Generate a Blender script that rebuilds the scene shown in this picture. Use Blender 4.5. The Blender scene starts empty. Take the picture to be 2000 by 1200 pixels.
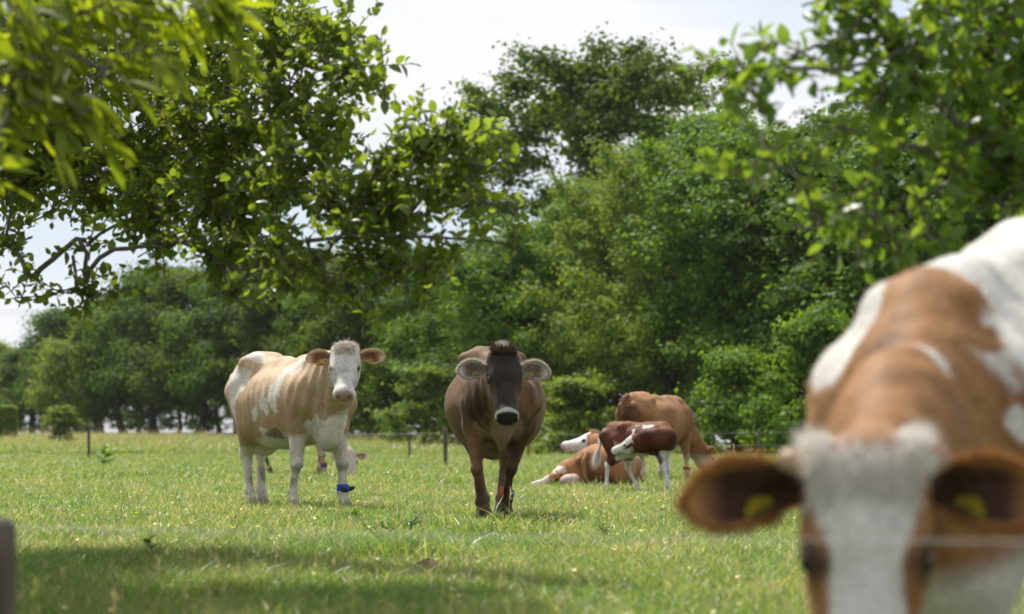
import bpy, math, random
import numpy as np
from mathutils import Vector, Matrix

scene = bpy.context.scene
F_PX = 4700.0            # focal length in pixels of the 2000 px wide photograph
CAM_H = 0.68             # crouching photographer
HORIZON = 862.0

# ---------------------------------------------------------------- camera
cam_data = bpy.data.cameras.new("camera")
cam = bpy.data.objects.new("camera", cam_data)
scene.collection.objects.link(cam)
cam.location = (0.0, 0.0, CAM_H)
cam.rotation_euler = (math.radians(90) + math.atan((HORIZON - 600.0) / F_PX), 0, 0)
cam_data.sensor_width = 36.0
cam_data.lens = 36.0 * F_PX / 2000.0
cam_data.clip_start = 0.1
cam_data.clip_end = 6000.0
cam_data.dof.use_dof = True
cam_data.dof.focus_distance = 20.8
cam_data.dof.aperture_fstop = 2.75
scene.camera = cam

# ---------------------------------------------------------------- sky and sun
SUN_EL, SUN_AZ = math.radians(59), math.radians(-32)
world = bpy.data.worlds.new("World")
scene.world = world
world.use_nodes = True
wt = world.node_tree
wt.nodes.clear()
w_out = wt.nodes.new("ShaderNodeOutputWorld")
w_bg = wt.nodes.new("ShaderNodeBackground")
w_sky = wt.nodes.new("ShaderNodeTexSky")
w_sky.sky_type = 'NISHITA'
w_sky.sun_disc = False
w_sky.sun_elevation = SUN_EL
w_sky.sun_rotation = SUN_AZ
w_co = wt.nodes.new("ShaderNodeTexCoord")
w_map = wt.nodes.new("ShaderNodeMapping")
w_map.inputs["Scale"].default_value = (1.0, 1.0, 3.2)
w_n = wt.nodes.new("ShaderNodeTexNoise")
w_n.inputs["Scale"].default_value = 3.1
w_n.inputs["Detail"].default_value = 5.0
w_n.inputs["Roughness"].default_value = 0.5
w_cover = wt.nodes.new("ShaderNodeMapRange")
w_cover.inputs[1].default_value = 0.30
w_cover.inputs[2].default_value = 0.62
w_cover.inputs[3].default_value = 0.70
w_cover.inputs[4].default_value = 1.0
w_ramp = wt.nodes.new("ShaderNodeValToRGB")
w_ramp.color_ramp.elements[0].position = 0.40
w_ramp.color_ramp.elements[0].color = (4.7, 5.0, 5.9, 1)
w_ramp.color_ramp.elements[1].position = 0.60
w_ramp.color_ramp.elements[1].color = (6.3, 6.4, 6.6, 1)
w_mix = wt.nodes.new("ShaderNodeMixRGB")
wt.links.new(w_co.outputs["Generated"], w_map.inputs["Vector"])
wt.links.new(w_map.outputs[0], w_n.inputs["Vector"])
wt.links.new(w_n.outputs["Fac"], w_cover.inputs[0])
wt.links.new(w_n.outputs["Fac"], w_ramp.inputs[0])
wt.links.new(w_cover.outputs[0], w_mix.inputs[0])
wt.links.new(w_sky.outputs[0], w_mix.inputs[1])
wt.links.new(w_ramp.outputs[0], w_mix.inputs[2])
wt.links.new(w_mix.outputs[0], w_bg.inputs[0])
w_bg.inputs[1].default_value = 0.10
wt.links.new(w_bg.outputs[0], w_out.inputs[0])

sun_data = bpy.data.lights.new("sun", 'SUN')
sun_data.energy = 3.9
sun_data.angle = math.radians(1.5)
sun_data.color = (1.0, 0.965, 0.90)
sun = bpy.data.objects.new("sun", sun_data)
scene.collection.objects.link(sun)
TO_SUN = Vector((math.sin(SUN_AZ) * math.cos(SUN_EL), math.cos(SUN_AZ) * math.cos(SUN_EL), math.sin(SUN_EL)))
sun.rotation_euler = TO_SUN.to_track_quat('Z', 'Y').to_euler()
sun.location = (0, 0, 60)

scene.view_settings.view_transform = 'Standard'
scene.view_settings.look = 'None'
scene.view_settings.exposure = 0.64
scene.view_settings.gamma = 1.0
scene.view_settings.use_curve_mapping = False
scene.cycles.use_denoising = True
scene.cycles.max_bounces = 8
scene.cycles.diffuse_bounces = 6
scene.cycles.glossy_bounces = 2
scene.cycles.transmission_bounces = 4
scene.cycles.transparent_max_bounces = 4
scene.cycles.sample_clamp_indirect = 6.0

# ---------------------------------------------------------------- helpers
COL = scene.collection

def at(px, py, d):
    """A photograph pixel at distance d (metres ahead of the lens) as a point of the place."""
    return np.array([(px - 1000.0) / F_PX * d, d, CAM_H + (HORIZON - py) / F_PX * d])

def link(o, parent=None):
    COL.objects.link(o)
    if parent is not None:
        o.parent = parent
    return o

def empty(name, loc=(0, 0, 0), rz=0.0):
    o = bpy.data.objects.new(name, None)
    o.empty_display_size = 0.2
    o.location = [float(v) for v in loc]
    o.rotation_euler = (0, 0, rz)
    return link(o)

def tag(o, label=None, cat=None, group=None, kind=None):
    if label: o["label"] = label
    if cat: o["category"] = cat
    if group: o["group"] = group
    if kind: o["kind"] = kind
    return o

def np_mesh(name, verts, faces, mats=(), smooth=False, colors=None, tint=None):
    """faces: (n,3) or (n,4) int array, or a list of such arrays."""
    me = bpy.data.meshes.new(name)
    verts = np.asarray(verts, np.float32).reshape(-1, 3)
    if not isinstance(faces, (list, tuple)):
        faces = [faces]
    faces = [np.asarray(f, np.int32) for f in faces if len(f)]
    loops = np.concatenate([f.ravel() for f in faces])
    sizes = np.concatenate([np.full(len(f), f.shape[1], np.int32) for f in faces])
    starts = np.concatenate([[0], np.cumsum(sizes)[:-1]]).astype(np.int32)
    me.vertices.add(len(verts)); me.vertices.foreach_set("co", verts.ravel())
    me.loops.add(len(loops)); me.loops.foreach_set("vertex_index", loops)
    me.polygons.add(len(sizes)); me.polygons.foreach_set("loop_start", starts)
    me.polygons.foreach_set("loop_total", sizes)
    if smooth:
        me.polygons.foreach_set("use_smooth", np.ones(len(sizes), bool))
    me.update(calc_edges=True)
    me.validate()
    if colors is not None:
        a = me.color_attributes.new("coat", 'FLOAT_COLOR', 'POINT')
        c = np.ones((len(verts), 4), np.float32); c[:, :3] = colors
        a.data.foreach_set("color", c.ravel())
    if tint is not None:
        a = me.attributes.new("tint", 'FLOAT', 'POINT')
        a.data.foreach_set("value", np.asarray(tint, np.float32))
    for m in mats:
        me.materials.append(m)
    return me

def mesh_obj(name, me, parent=None):
    return link(bpy.data.objects.new(name, me), parent)

class Mat:
    def __init__(self, name):
        self.m = bpy.data.materials.new(name); self.m.use_nodes = True
        self.t = self.m.node_tree; self.t.nodes.clear()
        self.out = self.n("ShaderNodeOutputMaterial")
    def n(self, kind, **kw):
        nd = self.t.nodes.new(kind)
        for k, v in kw.items():
            if k in nd.inputs: nd.inputs[k].default_value = v
            else: setattr(nd, k, v)
        return nd
    def l(self, a, b): self.t.links.new(a, b)

def plain_mat(name, color, rough=0.7, noise=0.25, scale=20.0, spec=0.3, bump=0.0, metallic=0.0, stretch=(1, 1, 1)):
    M = Mat(name)
    b = M.n("ShaderNodeBsdfPrincipled"); b.inputs["Roughness"].default_value = rough
    b.inputs["Specular IOR Level"].default_value = spec; b.inputs["Metallic"].default_value = metallic
    co = M.n("ShaderNodeTexCoord"); mp = M.n("ShaderNodeMapping"); mp.inputs["Scale"].default_value = stretch
    nz = M.n("ShaderNodeTexNoise"); nz.inputs["Scale"].default_value = scale; nz.inputs["Detail"].default_value = 4
    M.l(co.outputs["Object"], mp.inputs[0]); M.l(mp.outputs[0], nz.inputs["Vector"])
    mr = M.n("ShaderNodeMapRange"); mr.inputs[1].default_value = .3; mr.inputs[2].default_value = .7
    mr.inputs[3].default_value = 1 - noise; mr.inputs[4].default_value = 1 + noise
    M.l(nz.outputs["Fac"], mr.inputs[0])
    mx = M.n("ShaderNodeVectorMath", operation='SCALE'); mx.inputs[0].default_value = color
    M.l(mr.outputs[0], mx.inputs["Scale"]); M.l(mx.outputs[0], b.inputs["Base Color"])
    if bump:
        bp = M.n("ShaderNodeBump"); bp.inputs["Strength"].default_value = bump; bp.inputs["Distance"].default_value = .01
        M.l(nz.outputs["Fac"], bp.inputs["Height"]); M.l(bp.outputs[0], b.inputs["Normal"])
    M.l(b.outputs[0], M.out.inputs[0])
    return M.m

def leaf_mat(name, dark, light, trans, trans_col=1.35, rough=0.45, spec=0.35, yellow=None):
    """Leaf: glossy diffuse front with light passing through the blade; 'tint' varies leaf by leaf."""
    M = Mat(name)
    at_ = M.n("ShaderNodeAttribute", attribute_name="tint")
    rp = M.n("ShaderNodeValToRGB")
    rp.color_ramp.elements[0].color = (*dark, 1); rp.color_ramp.elements[1].color = (*light, 1)
    if yellow:
        rp.color_ramp.elements[1].position = 0.93
        e = rp.color_ramp.elements.new(1.0); e.color = (*yellow, 1)
    M.l(at_.outputs["Fac"], rp.inputs[0])
    b = M.n("ShaderNodeBsdfPrincipled"); b.inputs["Roughness"].default_value = rough
    b.inputs["Specular IOR Level"].default_value = spec
    M.l(rp.outputs[0], b.inputs["Base Color"])
    tr = M.n("ShaderNodeBsdfTranslucent")
    tc = M.n("ShaderNodeVectorMath", operation='MULTIPLY')
    tc.inputs[1].default_value = (1.25 * trans_col, 1.15 * trans_col, 0.35 * trans_col)
    M.l(rp.outputs[0], tc.inputs[0]); M.l(tc.outputs[0], tr.inputs[0])
    mx = M.n("ShaderNodeMixShader"); mx.inputs[0].default_value = trans
    M.l(b.outputs[0], mx.inputs[1]); M.l(tr.outputs[0], mx.inputs[2])
    M.l(mx.outputs[0], M.out.inputs[0])
    return M.m

def smoothstep(a, b, x):
    t = np.clip((np.asarray(x, float) - a) / (b - a), 0, 1)
    return t * t * (3 - 2 * t)

def vnoise(p, scale=1.0, seed=0):
    """3D value noise in 0..1, vectorised."""
    p = np.asarray(p, float) * scale + seed * 17.31
    i = np.floor(p).astype(np.int64); f = p - i; f = f * f * (3 - 2 * f)
    def h(a, b, c):
        v = (a * 374761393 + b * 668265263 + c * 2147483647 + seed * 974711) & 0xffffffff
        v = ((v ^ (v >> 13)) * 1274126177) & 0xffffffff
        return ((v ^ (v >> 16)) & 0xffff) / 65535.0
    r = 0
    for dx in (0, 1):
        for dy in (0, 1):
            for dz in (0, 1):
                w = (f[..., 0] if dx else 1 - f[..., 0]) * (f[..., 1] if dy else 1 - f[..., 1]) * (f[..., 2] if dz else 1 - f[..., 2])
                r = r + w * h(i[..., 0] + dx, i[..., 1] + dy, i[..., 2] + dz)
    return r

def fbm(p, scale=1.0, seed=0, octaves=3):
    s, a, r = 0, 1.0, 0
    for k in range(octaves):
        r = r + a * vnoise(p, scale * 2 ** k, seed + k); s += a; a *= .5
    return r / s

def unit(v):
    v = np.asarray(v, float)
    return v / np.maximum(np.linalg.norm(v, axis=-1, keepdims=True), 1e-9)

def tube_arrays(paths, sides=5):
    """paths: list of (points (n,3), radii (n,)) -> verts, quads of all the tubes."""
    V, Q, base = [], [], 0
    ang = np.linspace(0, 2 * math.pi, sides, endpoint=False)
    for P, R in paths:
        P = np.asarray(P, float); R = np.asarray(R, float); n = len(P)
        T = unit(np.gradient(P, axis=0))
        ref = np.array([0, 0, 1.0]) if abs(T[0][2]) < .9 else np.array([1.0, 0, 0])
        A = unit(np.cross(T, ref)); B = np.cross(T, A)
        ring = P[:, None] + R[:, None, None] * (np.cos(ang)[None, :, None] * A[:, None] + np.sin(ang)[None, :, None] * B[:, None])
        V.append(ring.reshape(-1, 3))
        i = np.arange(n - 1)[:, None] * sides; j = np.arange(sides)[None, :]; j2 = (j + 1) % sides
        q = np.stack([i + j, i + j2, i + sides + j2, i + sides + j], -1).reshape(-1, 4) + base
        Q.append(q)
        base += n * sides
    return np.concatenate(V), np.concatenate(Q)

def tube_obj(name, paths, mat, parent=None, sides=6):
    v, q = tube_arrays(paths, sides)
    return mesh_obj(name, np_mesh(name, v, q, [mat], smooth=True), parent)
# ---------------------------------------------------------------- ground
def ground_z(x, y):
    x = np.asarray(x, float); y = np.asarray(y, float)
    z = 0.72 * smoothstep(105, 190, y) + 0.70 * smoothstep(192, 222, y)
    z = z * smoothstep(6, -8, x - (150 - y) * 0.12)
    p = np.stack([x, y, 0 * x], -1)
    z = z - 0.34 * smoothstep(7.6, 5.0, y)
    return z + 0.05 * (vnoise(p, .35, 3) - .5) * smoothstep(26, 40, y)

def build_ground():
    ys = np.concatenate([np.linspace(-40, 0, 9)[:-1], np.linspace(0, 60, 61)[:-1], np.linspace(60, 260, 81)[:-1], np.geomspace(260, 3000, 24)])
    xs = np.concatenate([-np.geomspace(3000, 70, 16)[:-1], np.linspace(-70, 70, 71), np.geomspace(70, 3000, 16)[1:]])
    X, Y = np.meshgrid(xs, ys)
    V = np.stack([X, Y, ground_z(X, Y)], -1).reshape(-1, 3)
    nx, ny = len(xs), len(ys)
    i = np.arange(ny - 1)[:, None] * nx + np.arange(nx - 1)[None, :]
    Q = np.stack([i, i + 1, i + nx + 1, i + nx], -1).reshape(-1, 4)
    M = Mat("meadow_ground")
    co = M.n("ShaderNodeTexCoord")
    n1 = M.n("ShaderNodeTexNoise"); n1.inputs["Scale"].default_value = .35; n1.inputs["Detail"].default_value = 6
    n2 = M.n("ShaderNodeTexNoise"); n2.inputs["Scale"].default_value = 14; n2.inputs["Detail"].default_value = 5
    M.l(co.outputs["Object"], n1.inputs["Vector"]); M.l(co.outputs["Object"], n2.inputs["Vector"])
    r1 = M.n("ShaderNodeValToRGB")
    r1.color_ramp.elements[0].position = .35; r1.color_ramp.elements[0].color = (.070, .105, .024, 1)
    r1.color_ramp.elements[1].position = .68; r1.color_ramp.elements[1].color = (.16, .17, .06, 1)
    M.l(n1.outputs["Fac"], r1.inputs[0])
    r2 = M.n("ShaderNodeMapRange"); r2.inputs[1].default_value = .3; r2.inputs[2].default_value = .7
    r2.inputs[3].default_value = .5; r2.inputs[4].default_value = 1.2
    M.l(n2.outputs["Fac"], r2.inputs[0])
    sc = M.n("ShaderNodeVectorMath", operation='SCALE'); M.l(r1.outputs[0], sc.inputs[0]); M.l(r2.outputs[0], sc.inputs["Scale"])
    b = M.n("ShaderNodeBsdfPrincipled"); b.inputs["Roughness"].default_value = .95; b.inputs["Specular IOR Level"].default_value = .1
    M.l(sc.outputs[0], b.inputs["Base Color"])
    bp = M.n("ShaderNodeBump"); bp.inputs["Distance"].default_value = .05; M.l(n2.outputs["Fac"], bp.inputs["Height"]); M.l(bp.outputs[0], b.inputs["Normal"])
    M.l(b.outputs[0], M.out.inputs[0])
    o = mesh_obj("ground", np_mesh("ground", V, Q, [M.m], smooth=True))
    tag(o, "flat green pasture rising to a grassy bank far behind", "ground", kind="structure")
build_ground()

# pale lane seen between the trunks of the far row
def build_lane():
    xs = np.linspace(-29.8, -22.3, 30)
    ys = np.linspace(0, 1, 5)
    X, T = np.meshgrid(xs, ys)
    Y = 203 + 7 * T + (X + 35) * -0.10
    V = np.stack([X, Y, ground_z(X, Y) + 0.05], -1).reshape(-1, 3)
    i = np.arange(4)[:, None] * 30 + np.arange(29)[None, :]
    Q = np.stack([i, i + 1, i + 31, i + 30], -1).reshape(-1, 4)
    o = mesh_obj("lane", np_mesh("lane", V, Q, [plain_mat("pale_gravel", (.62, .60, .58), .9, .12, 3.0)], smooth=True))
    tag(o, "pale lane showing between the trunks of the far tree row", "road", kind="structure")
build_lane()
# ---------------------------------------------------------------- far trees: crowns of small leaf sprays, shared between look-alikes
BARK = plain_mat("dark_bark", (.060, .048, .036), .9, .4, 6, .1, .5, stretch=(1, 1, .25))
BARK_GREY = plain_mat("grey_lichen_bark", (.14, .125, .10), .9, .4, 14, .15, .4, stretch=(1, 1, .3))
L_OAK = leaf_mat("oak_leaves", (0.046, 0.083, 0.009), (0.109, 0.158, 0.019), .40, 1.9, rough=.6, spec=.15)
L_ALDER = leaf_mat("alder_leaves", (0.060, 0.125, 0.015), (0.162, 0.255, 0.033), .40, 1.9, rough=.55, spec=.2)
L_WILLOW = leaf_mat("willow_leaves", (0.099, 0.156, 0.027), (0.201, 0.273, 0.052), .40, 1.9, rough=.55, spec=.2)
L_LIME = leaf_mat("yellow_green_leaves", (.11, .17, .034), (.22, .275, .058), .40, 1.9, rough=.6, spec=.15)
L_DEEP = leaf_mat("deep_green_leaves", (0.044, 0.085, 0.012), (0.111, 0.171, 0.024), .40, 1.9, rough=.6, spec=.15)

def spray_quads(P, N, size, rng, asp=1.5):
    """Two-triangle folded leaf sprays at P facing roughly N."""
    n = len(P)
    t = unit(np.cross(N, rng.normal(size=(n, 3)))); b = np.cross(N, t)
    s = (size * rng.uniform(.55, 1.35, n))[:, None]
    a = P + t * s * asp * .5; c = P - t * s * asp * .5
    fold = N * s * rng.uniform(-.05, .22, (n, 1))
    l = P + b * s * .5 + fold; r = P - b * s * .5 + fold
    V = np.stack([a, l, c, r], 1).reshape(-1, 3)
    i = np.arange(n)[:, None] * 4
    return V, np.concatenate([i + [[0, 1, 2]], i + [[0, 2, 3]]])

def crown_mesh(name, mat, seed, H, W, z0, clumps, per, size, shape=(0.55, .9, 1.0, .85, .5, .12), rc=(.7, 1.25), open_=0.0, upright=0.0, lean=0.0, loose_=.45):
    rng = np.random.default_rng(seed)
    zs = np.linspace(z0, H, len(shape)); Vs, Fs, Ts, base = [], [], [], 0
    # boughs first, then clumps gathered round them, so the crown has masses with dark gaps between
    nb = max(6, clumps // 11)
    def place(n, lo):
        z = z0 + .5 * rc[0] + (H - z0 - .5 * rc[0]) * rng.uniform(0, 1, n) ** .8
        a = rng.uniform(0, 2 * math.pi, n)
        lob = 1 + .20 * np.sin(a * 3 + seed) + .14 * np.sin(a * 5 + z * .8 + seed * 2)
        r = np.interp(z, zs, np.array(shape)) * W / 2 * lob * np.sqrt(rng.uniform(lo, 1, n))
        return np.stack([np.cos(a) * r + lean * (z - z0), np.sin(a) * r, z], 1)
    BC = place(nb, .45); bt = rng.normal(0, .13, nb)
    bi = rng.integers(0, nb, clumps); sg = W * .085
    C = BC[bi] + rng.normal(size=(clumps, 3)) * np.array((sg, sg, sg * .85))
    loose = rng.uniform(size=clumps) < loose_; C[loose] = place(int(loose.sum()), .1)
    C[:, 2] = np.clip(C[:, 2], z0 * .8 + .2, H - rng.uniform(.2, 2.2, clumps) * H / 15)
    ang = np.arctan2(C[:, 1], C[:, 0])
    R = rc[0] + (rc[1] - rc[0]) * rng.uniform(0, 1, clumps) ** 1.6
    tone = rng.normal(0, .12, clumps) + bt[bi]
    cnt = np.maximum(12, (per * (R / R.mean()) ** 2).astype(int))
    k = np.repeat(np.arange(clumps), cnt)
    # every clump is a drawn-out bough end, not a ball
    ax_ = unit(np.stack([np.cos(ang), np.sin(ang), rng.uniform(-.1, .9 + upright, clumps)], 1) + .35 * rng.normal(size=(clumps, 3)))
    st = rng.uniform(.2, 1.0, clumps)
    d = unit(rng.normal(size=(len(k), 3)) * np.array((1, 1, .8)) + np.array((0, 0, .2)))
    rr = R[k][:, None] * np.abs(rng.normal(.62, .34, (len(k), 1)))
    off_ = d * rr * np.array((1, 1, .72))
    off_ = off_ + ax_[k] * ((off_ * ax_[k]).sum(1) * st[k] * (.8 + upright))[:, None]
    P = C[k] + off_
    keep = P[:, 2] > .1
    if open_: keep &= fbm(P, .9, seed) > open_
    P, d, k = P[keep], d[keep], k[keep]
    N = unit(d + .6 * rng.normal(size=d.shape) + np.array((0, 0, .55)))
    V, F = spray_quads(P, N, size, rng)
    T = np.clip(.45 + tone[k] + .22 * rng.normal(size=len(k)), 0, 1)
    return np_mesh(name, V, F, [mat], tint=np.repeat(T, 4)), C

def trunk_mesh(name, C, H, r, seed, z0, mat=None, forks=9):
    rng = np.random.default_rng(seed + 99)
    top = H * .62
    z = np.linspace(-.3, top, 8); P = np.stack([np.cumsum(rng.normal(0, .12, 8)) * (z > .5), np.cumsum(rng.normal(0, .12, 8)) * (z > .5), z], 1)
    paths = [(P, np.interp(z, [-.3, .4, top], [r * 1.5, r, r * .35]))]
    for i in rng.choice(len(C), min(forks, len(C)), replace=False):
        c = C[i]; zz = np.clip(c[2] * rng.uniform(.35, .7), z0 * .6, top)
        b = np.array([np.interp(zz, z, P[:, j]) for j in range(3)])
        m = (b + c) / 2 + rng.normal(0, .25, 3) + (0, 0, .2)
        paths.append((np.array([b, m, c]), [r * .42, r * .25, r * .06]))
    v, q = tube_arrays(paths, 7)
    return np_mesh(name, v, q, [mat or BARK], smooth=True)

def tree_kind(name, mat, seed, H, W, z0, clumps, per, size, r=.22, bark=None, **kw):
    me, C = crown_mesh(name + "_crown", mat, seed, H, W, z0, clumps, per, size, **kw)
    return me, trunk_mesh(name + "_trunk", C, H, r, seed, z0, bark), H, W

KIND = {
    'oak':    tree_kind("oak", L_OAK, 3, 25, 15.5, 5, 250, 240, .22, .5, shape=(.6, .85, 1.0, 1.0, .95, .70), rc=(.7, 1.8), open_=.10, loose_=.6),
    'alder1': tree_kind("alder", L_ALDER, 5, 15, 8.0, .4, 270, 190, .150, .2, shape=(.95, 1.0, 1.0, .95, .75, .35), rc=(.4, 1.25)),
    'alder2': tree_kind("alder_b", L_ALDER, 6, 15, 8.0, .4, 270, 190, .150, .2, shape=(.95, 1.0, .95, .95, .8, .4), rc=(.4, 1.35)),
    'deep':   tree_kind("deep", L_DEEP, 7, 14, 8.0, .5, 260, 175, .160, .24, shape=(.95, 1.0, 1.0, .9, .75, .4), rc=(.4, 1.35)),
    'willow': tree_kind("willow", L_WILLOW, 8, 16, 9.0, .5, 290, 180, .135, .2, shape=(.85, .95, 1.0, 1.0, .85, .5), rc=(.35, 1.15), upright=.3),
    'row1':   tree_kind("row", L_OAK, 9, 14, 9.0, 3.2, 220, 165, .20, .34, shape=(.75, 1.0, 1.0, .9, .7, .3), rc=(.5, 1.6), open_=.18),
    'row2':   tree_kind("row_b", L_DEEP, 10, 14, 9.5, 3.0, 220, 165, .20, .34, shape=(.8, 1.0, .95, .9, .75, .35), rc=(.5, 1.6), open_=.2),
    'lime':   tree_kind("lime", L_LIME, 11, 12, 9.0, 1.2, 200, 150, .20, .25, shape=(.7, .95, 1.0, .95, .75, .35), rc=(.5, 1.5), open_=.15),
    'shrub1': tree_kind("shrub", L_ALDER, 12, 4.6, 4.4, .1, 110, 120, .13, .06, shape=(1.0, 1.0, .9, .7, .5, .2), rc=(.2, .7), upright=.4),
    'shrub2': tree_kind("shrub_b", L_WILLOW, 13, 4.4, 4.4, .1, 110, 120, .12, .06, shape=(1.0, 1.0, .9, .7, .5, .25), rc=(.2, .7), upright=.5),
}

def plant_tree(name, kind, px, d, H, label, cat, group, W=None, rot=0.0, dz=0.0):
    cm, tm, h0, w0 = KIND[kind]
    x = (px - 1000.0) / F_PX * d
    root = empty(name, (x, d, float(ground_z(x, d)) + dz), rot)
    s = H / h0; w = s if W is None else W / w0
    root.scale = (w, w, s)
    tag(root, label, cat, group)
    mesh_obj("trunk", tm, root); mesh_obj("crown", cm, root)
    return root

WOOD = "trees of the wood edge"; FAR = "trees of the far row"
for (nm, kd, px, d, H, W, lab) in [
    ("oak_tree", 'oak', 1155, 152, 25.2, 18.5, "tall dark oak rising above the wood behind the brown cow"),
    ("alder_tree", 'alder1', 1985, 96, 15.6, 10.0, "green tree at the wood's right end behind the close cow's back"),
    ("alder_tree", 'alder2', 1830, 101, 15.9, 10.0, "tall green tree behind the leafy branch above the close cow"),
    ("alder_tree", 'deep', 1690, 106, 14.6, 9.5, "dark green tree just left of the close cow's shoulder"),
    ("alder_tree", 'alder1', 1560, 110, 15.0, 9.5, "green tree of the wood edge above the close cow's raised ear"),
    ("alder_tree", 'alder2', 1445, 116, 16.6, 9.5, "green tree right of the pale willows, behind the grazing cow's head"),
    ("willow_tree", 'willow', 1310, 118, 16.0, 8.5, "pale green willow with rounded top right of the tall oak"),
    ("willow_tree", 'willow', 1200, 124, 15.0, 7.5, "pale green willow directly below the tall oak"),
    ("alder_tree", 'alder2', 1085, 130, 13.4, 9.0, "green tree just right of the brown cow's ears"),
    ("alder_tree", 'deep', 1000, 137, 11.8, 9.0, "dark green tree standing right behind the brown cow"),
    ("alder_tree", 'alder1', 915, 146, 12.2, 8.0, "green tree behind the brown cow's white-rimmed ear on the pied cow's side"),
    ("alder_tree", 'deep', 825, 156, 12.8, 8.5, "dark tree in the gap between the two standing cows"),
    ("row_tree", 'row1', 735, 166, 13.0, 9.0, "dark tree behind the pied cow's head"),
    ("row_tree", 'row2', 650, 176, 14.0, 9.5, "dark tree under the hanging apple branches, above the pied cow"),
    ("row_tree", 'row1', 560, 186, 14.6, 9.5, "dark tree behind the pied cow's back"),
    ("row_tree", 'row2', 470, 196, 14.2, 10.0, "dark tree behind the pied cow's rump with trunk standing on the lane"),
    ("row_tree", 'row1', 385, 206, 14.2, 10.0, "dark tree of the far row where the power lines end"),
    ("row_tree", 'row2', 305, 214, 15.0, 10.0, "tallest dark tree of the far row left of the pied cow"),
    ("row_tree", 'row1', 245, 224, 13.2, 9.0, "dark tree of the far row right of the yellow-green one"),
    ("lime_tree", 'lime', 190, 226, 10.8, 9.0, "yellow-green tree in the far row beyond the round bush"),
    ("row_tree", 'row2', 135, 262, 13.6, 10.0, "hazy tree of the far row above the round bush"),
    ("row_tree", 'row1', 65, 280, 10.2, 10.0, "low hazy tree of the far row between the round bush and the hedge"),
    ("lime_tree", 'lime', -22, 290, 11.5, 8.0, "light tree at the photo's left edge above the clipped hedge"),
]:
    plant_tree(nm, kd, px, d, H, lab, "tree", FAR if px < 800 else WOOD, W, rot=(px * 1.37) % 6.28)
# a second rank keeps the wood deep: mostly hidden, nothing in the photo tells these apart
for i, (px, d, H, kd) in enumerate([(1900, 116, 14, 'deep'), (1760, 122, 13.5, 'alder1'), (1620, 128, 13, 'deep'), (1480, 134, 14, 'alder1'), (1260, 142, 13, 'deep'), (1120, 140, 11.5, 'deep'),
                                    (960, 160, 10.5, 'deep'), (780, 182, 11, 'deep'), (690, 196, 11, 'alder1'), (610, 205, 11, 'deep'), (520, 222, 11, 'alder2'), (430, 236, 11, 'deep'), (350, 246, 11, 'alder1'), (270, 252, 11, 'deep'), (200, 262, 10, 'deep'), (130, 300, 11, 'deep'), (60, 310, 10, 'alder1'), (-10, 315, 10, 'deep')]):
    plant_tree("backing_tree", kd, px, d, H, "dark tree deep in the wood, seen only through gaps between the front crowns", "tree", "trees deep in the wood", 9.0, rot=(px * 2.1) % 6.28)
for (kd, px, d, H, W, lab) in [
    ('shrub2', 840, 132, 4.4, 5.0, "light green shrub at the wood's foot between the two standing cows"),
    ('shrub2', 1130, 112, 3.4, 5.0, "low light shrub above the lying cow's head"),
    ('shrub1', 1430, 98, 4.4, 3.6, "shrub right of the grazing fawn cow's neck"),
    ('shrub1', 1600, 90, 5.4, 4.0, "shrub at the wood's foot beside the close cow's neck"),
]:
    plant_tree("shrub", kd, px, d, H, lab, "shrub", "shrubs at the wood's foot", W, rot=(px * 1.9) % 6.28)

def round_bush():
    d = 150; x = (120 - 1000) / F_PX * d
    root = tag(empty("round_bush", (x, d, float(ground_z(x, d)) + .1)), "round clipped green bush on a short dark stem standing on the grass bank", "bush")
    me, C = crown_mesh("bush_crown", L_LIME, 31, 2.35, 1.95, .75, 60, 130, .09, shape=(.6, .95, 1.0, .95, .75, .35), rc=(.20, .34), loose_=1.0)
    mesh_obj("crown", me, root); mesh_obj("trunk", trunk_mesh("bush_trunk", C, 2.0, .10, 31, .3), root)
    me, C = crown_mesh("bush_skirt", L_DEEP, 32, .75, 1.3, .05, 14, 120, .10, shape=(.8, 1, .8), rc=(.18, .3))
    mesh_obj("low_growth", me, root)
round_bush()

def clipped_hedge():
    d = 172; x1 = (24 - 1000) / F_PX * d; rng = np.random.default_rng(41)
    L, Dp, Hh = 9.0, 1.6, 2.5
    root = tag(empty("clipped_hedge", (x1, d, float(ground_z(x1, d)))), "clipped dark hedge with flat bright top at the photo's left edge", "hedge")
    n = 16000
    P = rng.uniform((-L, 0, 0), (0, Dp, Hh), (n, 3)); f = rng.integers(0, 4, n)
    j = rng.normal(0, .05, n)
    P[f == 0, 1] = j[f == 0]; P[f == 1, 2] = Hh + j[f == 1]; P[f == 2, 0] = j[f == 2]; P[f == 3, 1] = Dp + j[f == 3]
    N = np.array([(0, -1, 0), (0, 0, 1), (1, 0, 0), (0, 1, 0)], float)[f]
    V, F = spray_quads(P, unit(N + .6 * rng.normal(size=(n, 3))), .16, rng)
    mesh_obj("foliage", np_mesh("hedge_foliage", V, F, [L_LIME], tint=np.repeat(rng.uniform(.0, .8, n), 4)), root)
    b = np.array([(-L, .1, 0), (-.1, .1, 0), (-.1, Dp - .1, 0), (-L, Dp - .1, 0), (-L, .1, Hh - .1), (-.1, .1, Hh - .1), (-.1, Dp - .1, Hh - .1), (-L, Dp - .1, Hh - .1)])
    q = np.array([(0, 1, 5, 4), (1, 2, 6, 5), (2, 3, 7, 6), (3, 0, 4, 7), (4, 5, 6, 7)])
    mesh_obj("twig_core", np_mesh("hedge_core", b, q, [plain_mat("hedge_twigs", (.03, .035, .012), .95, .4, 9)]), root)
clipped_hedge()
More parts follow.
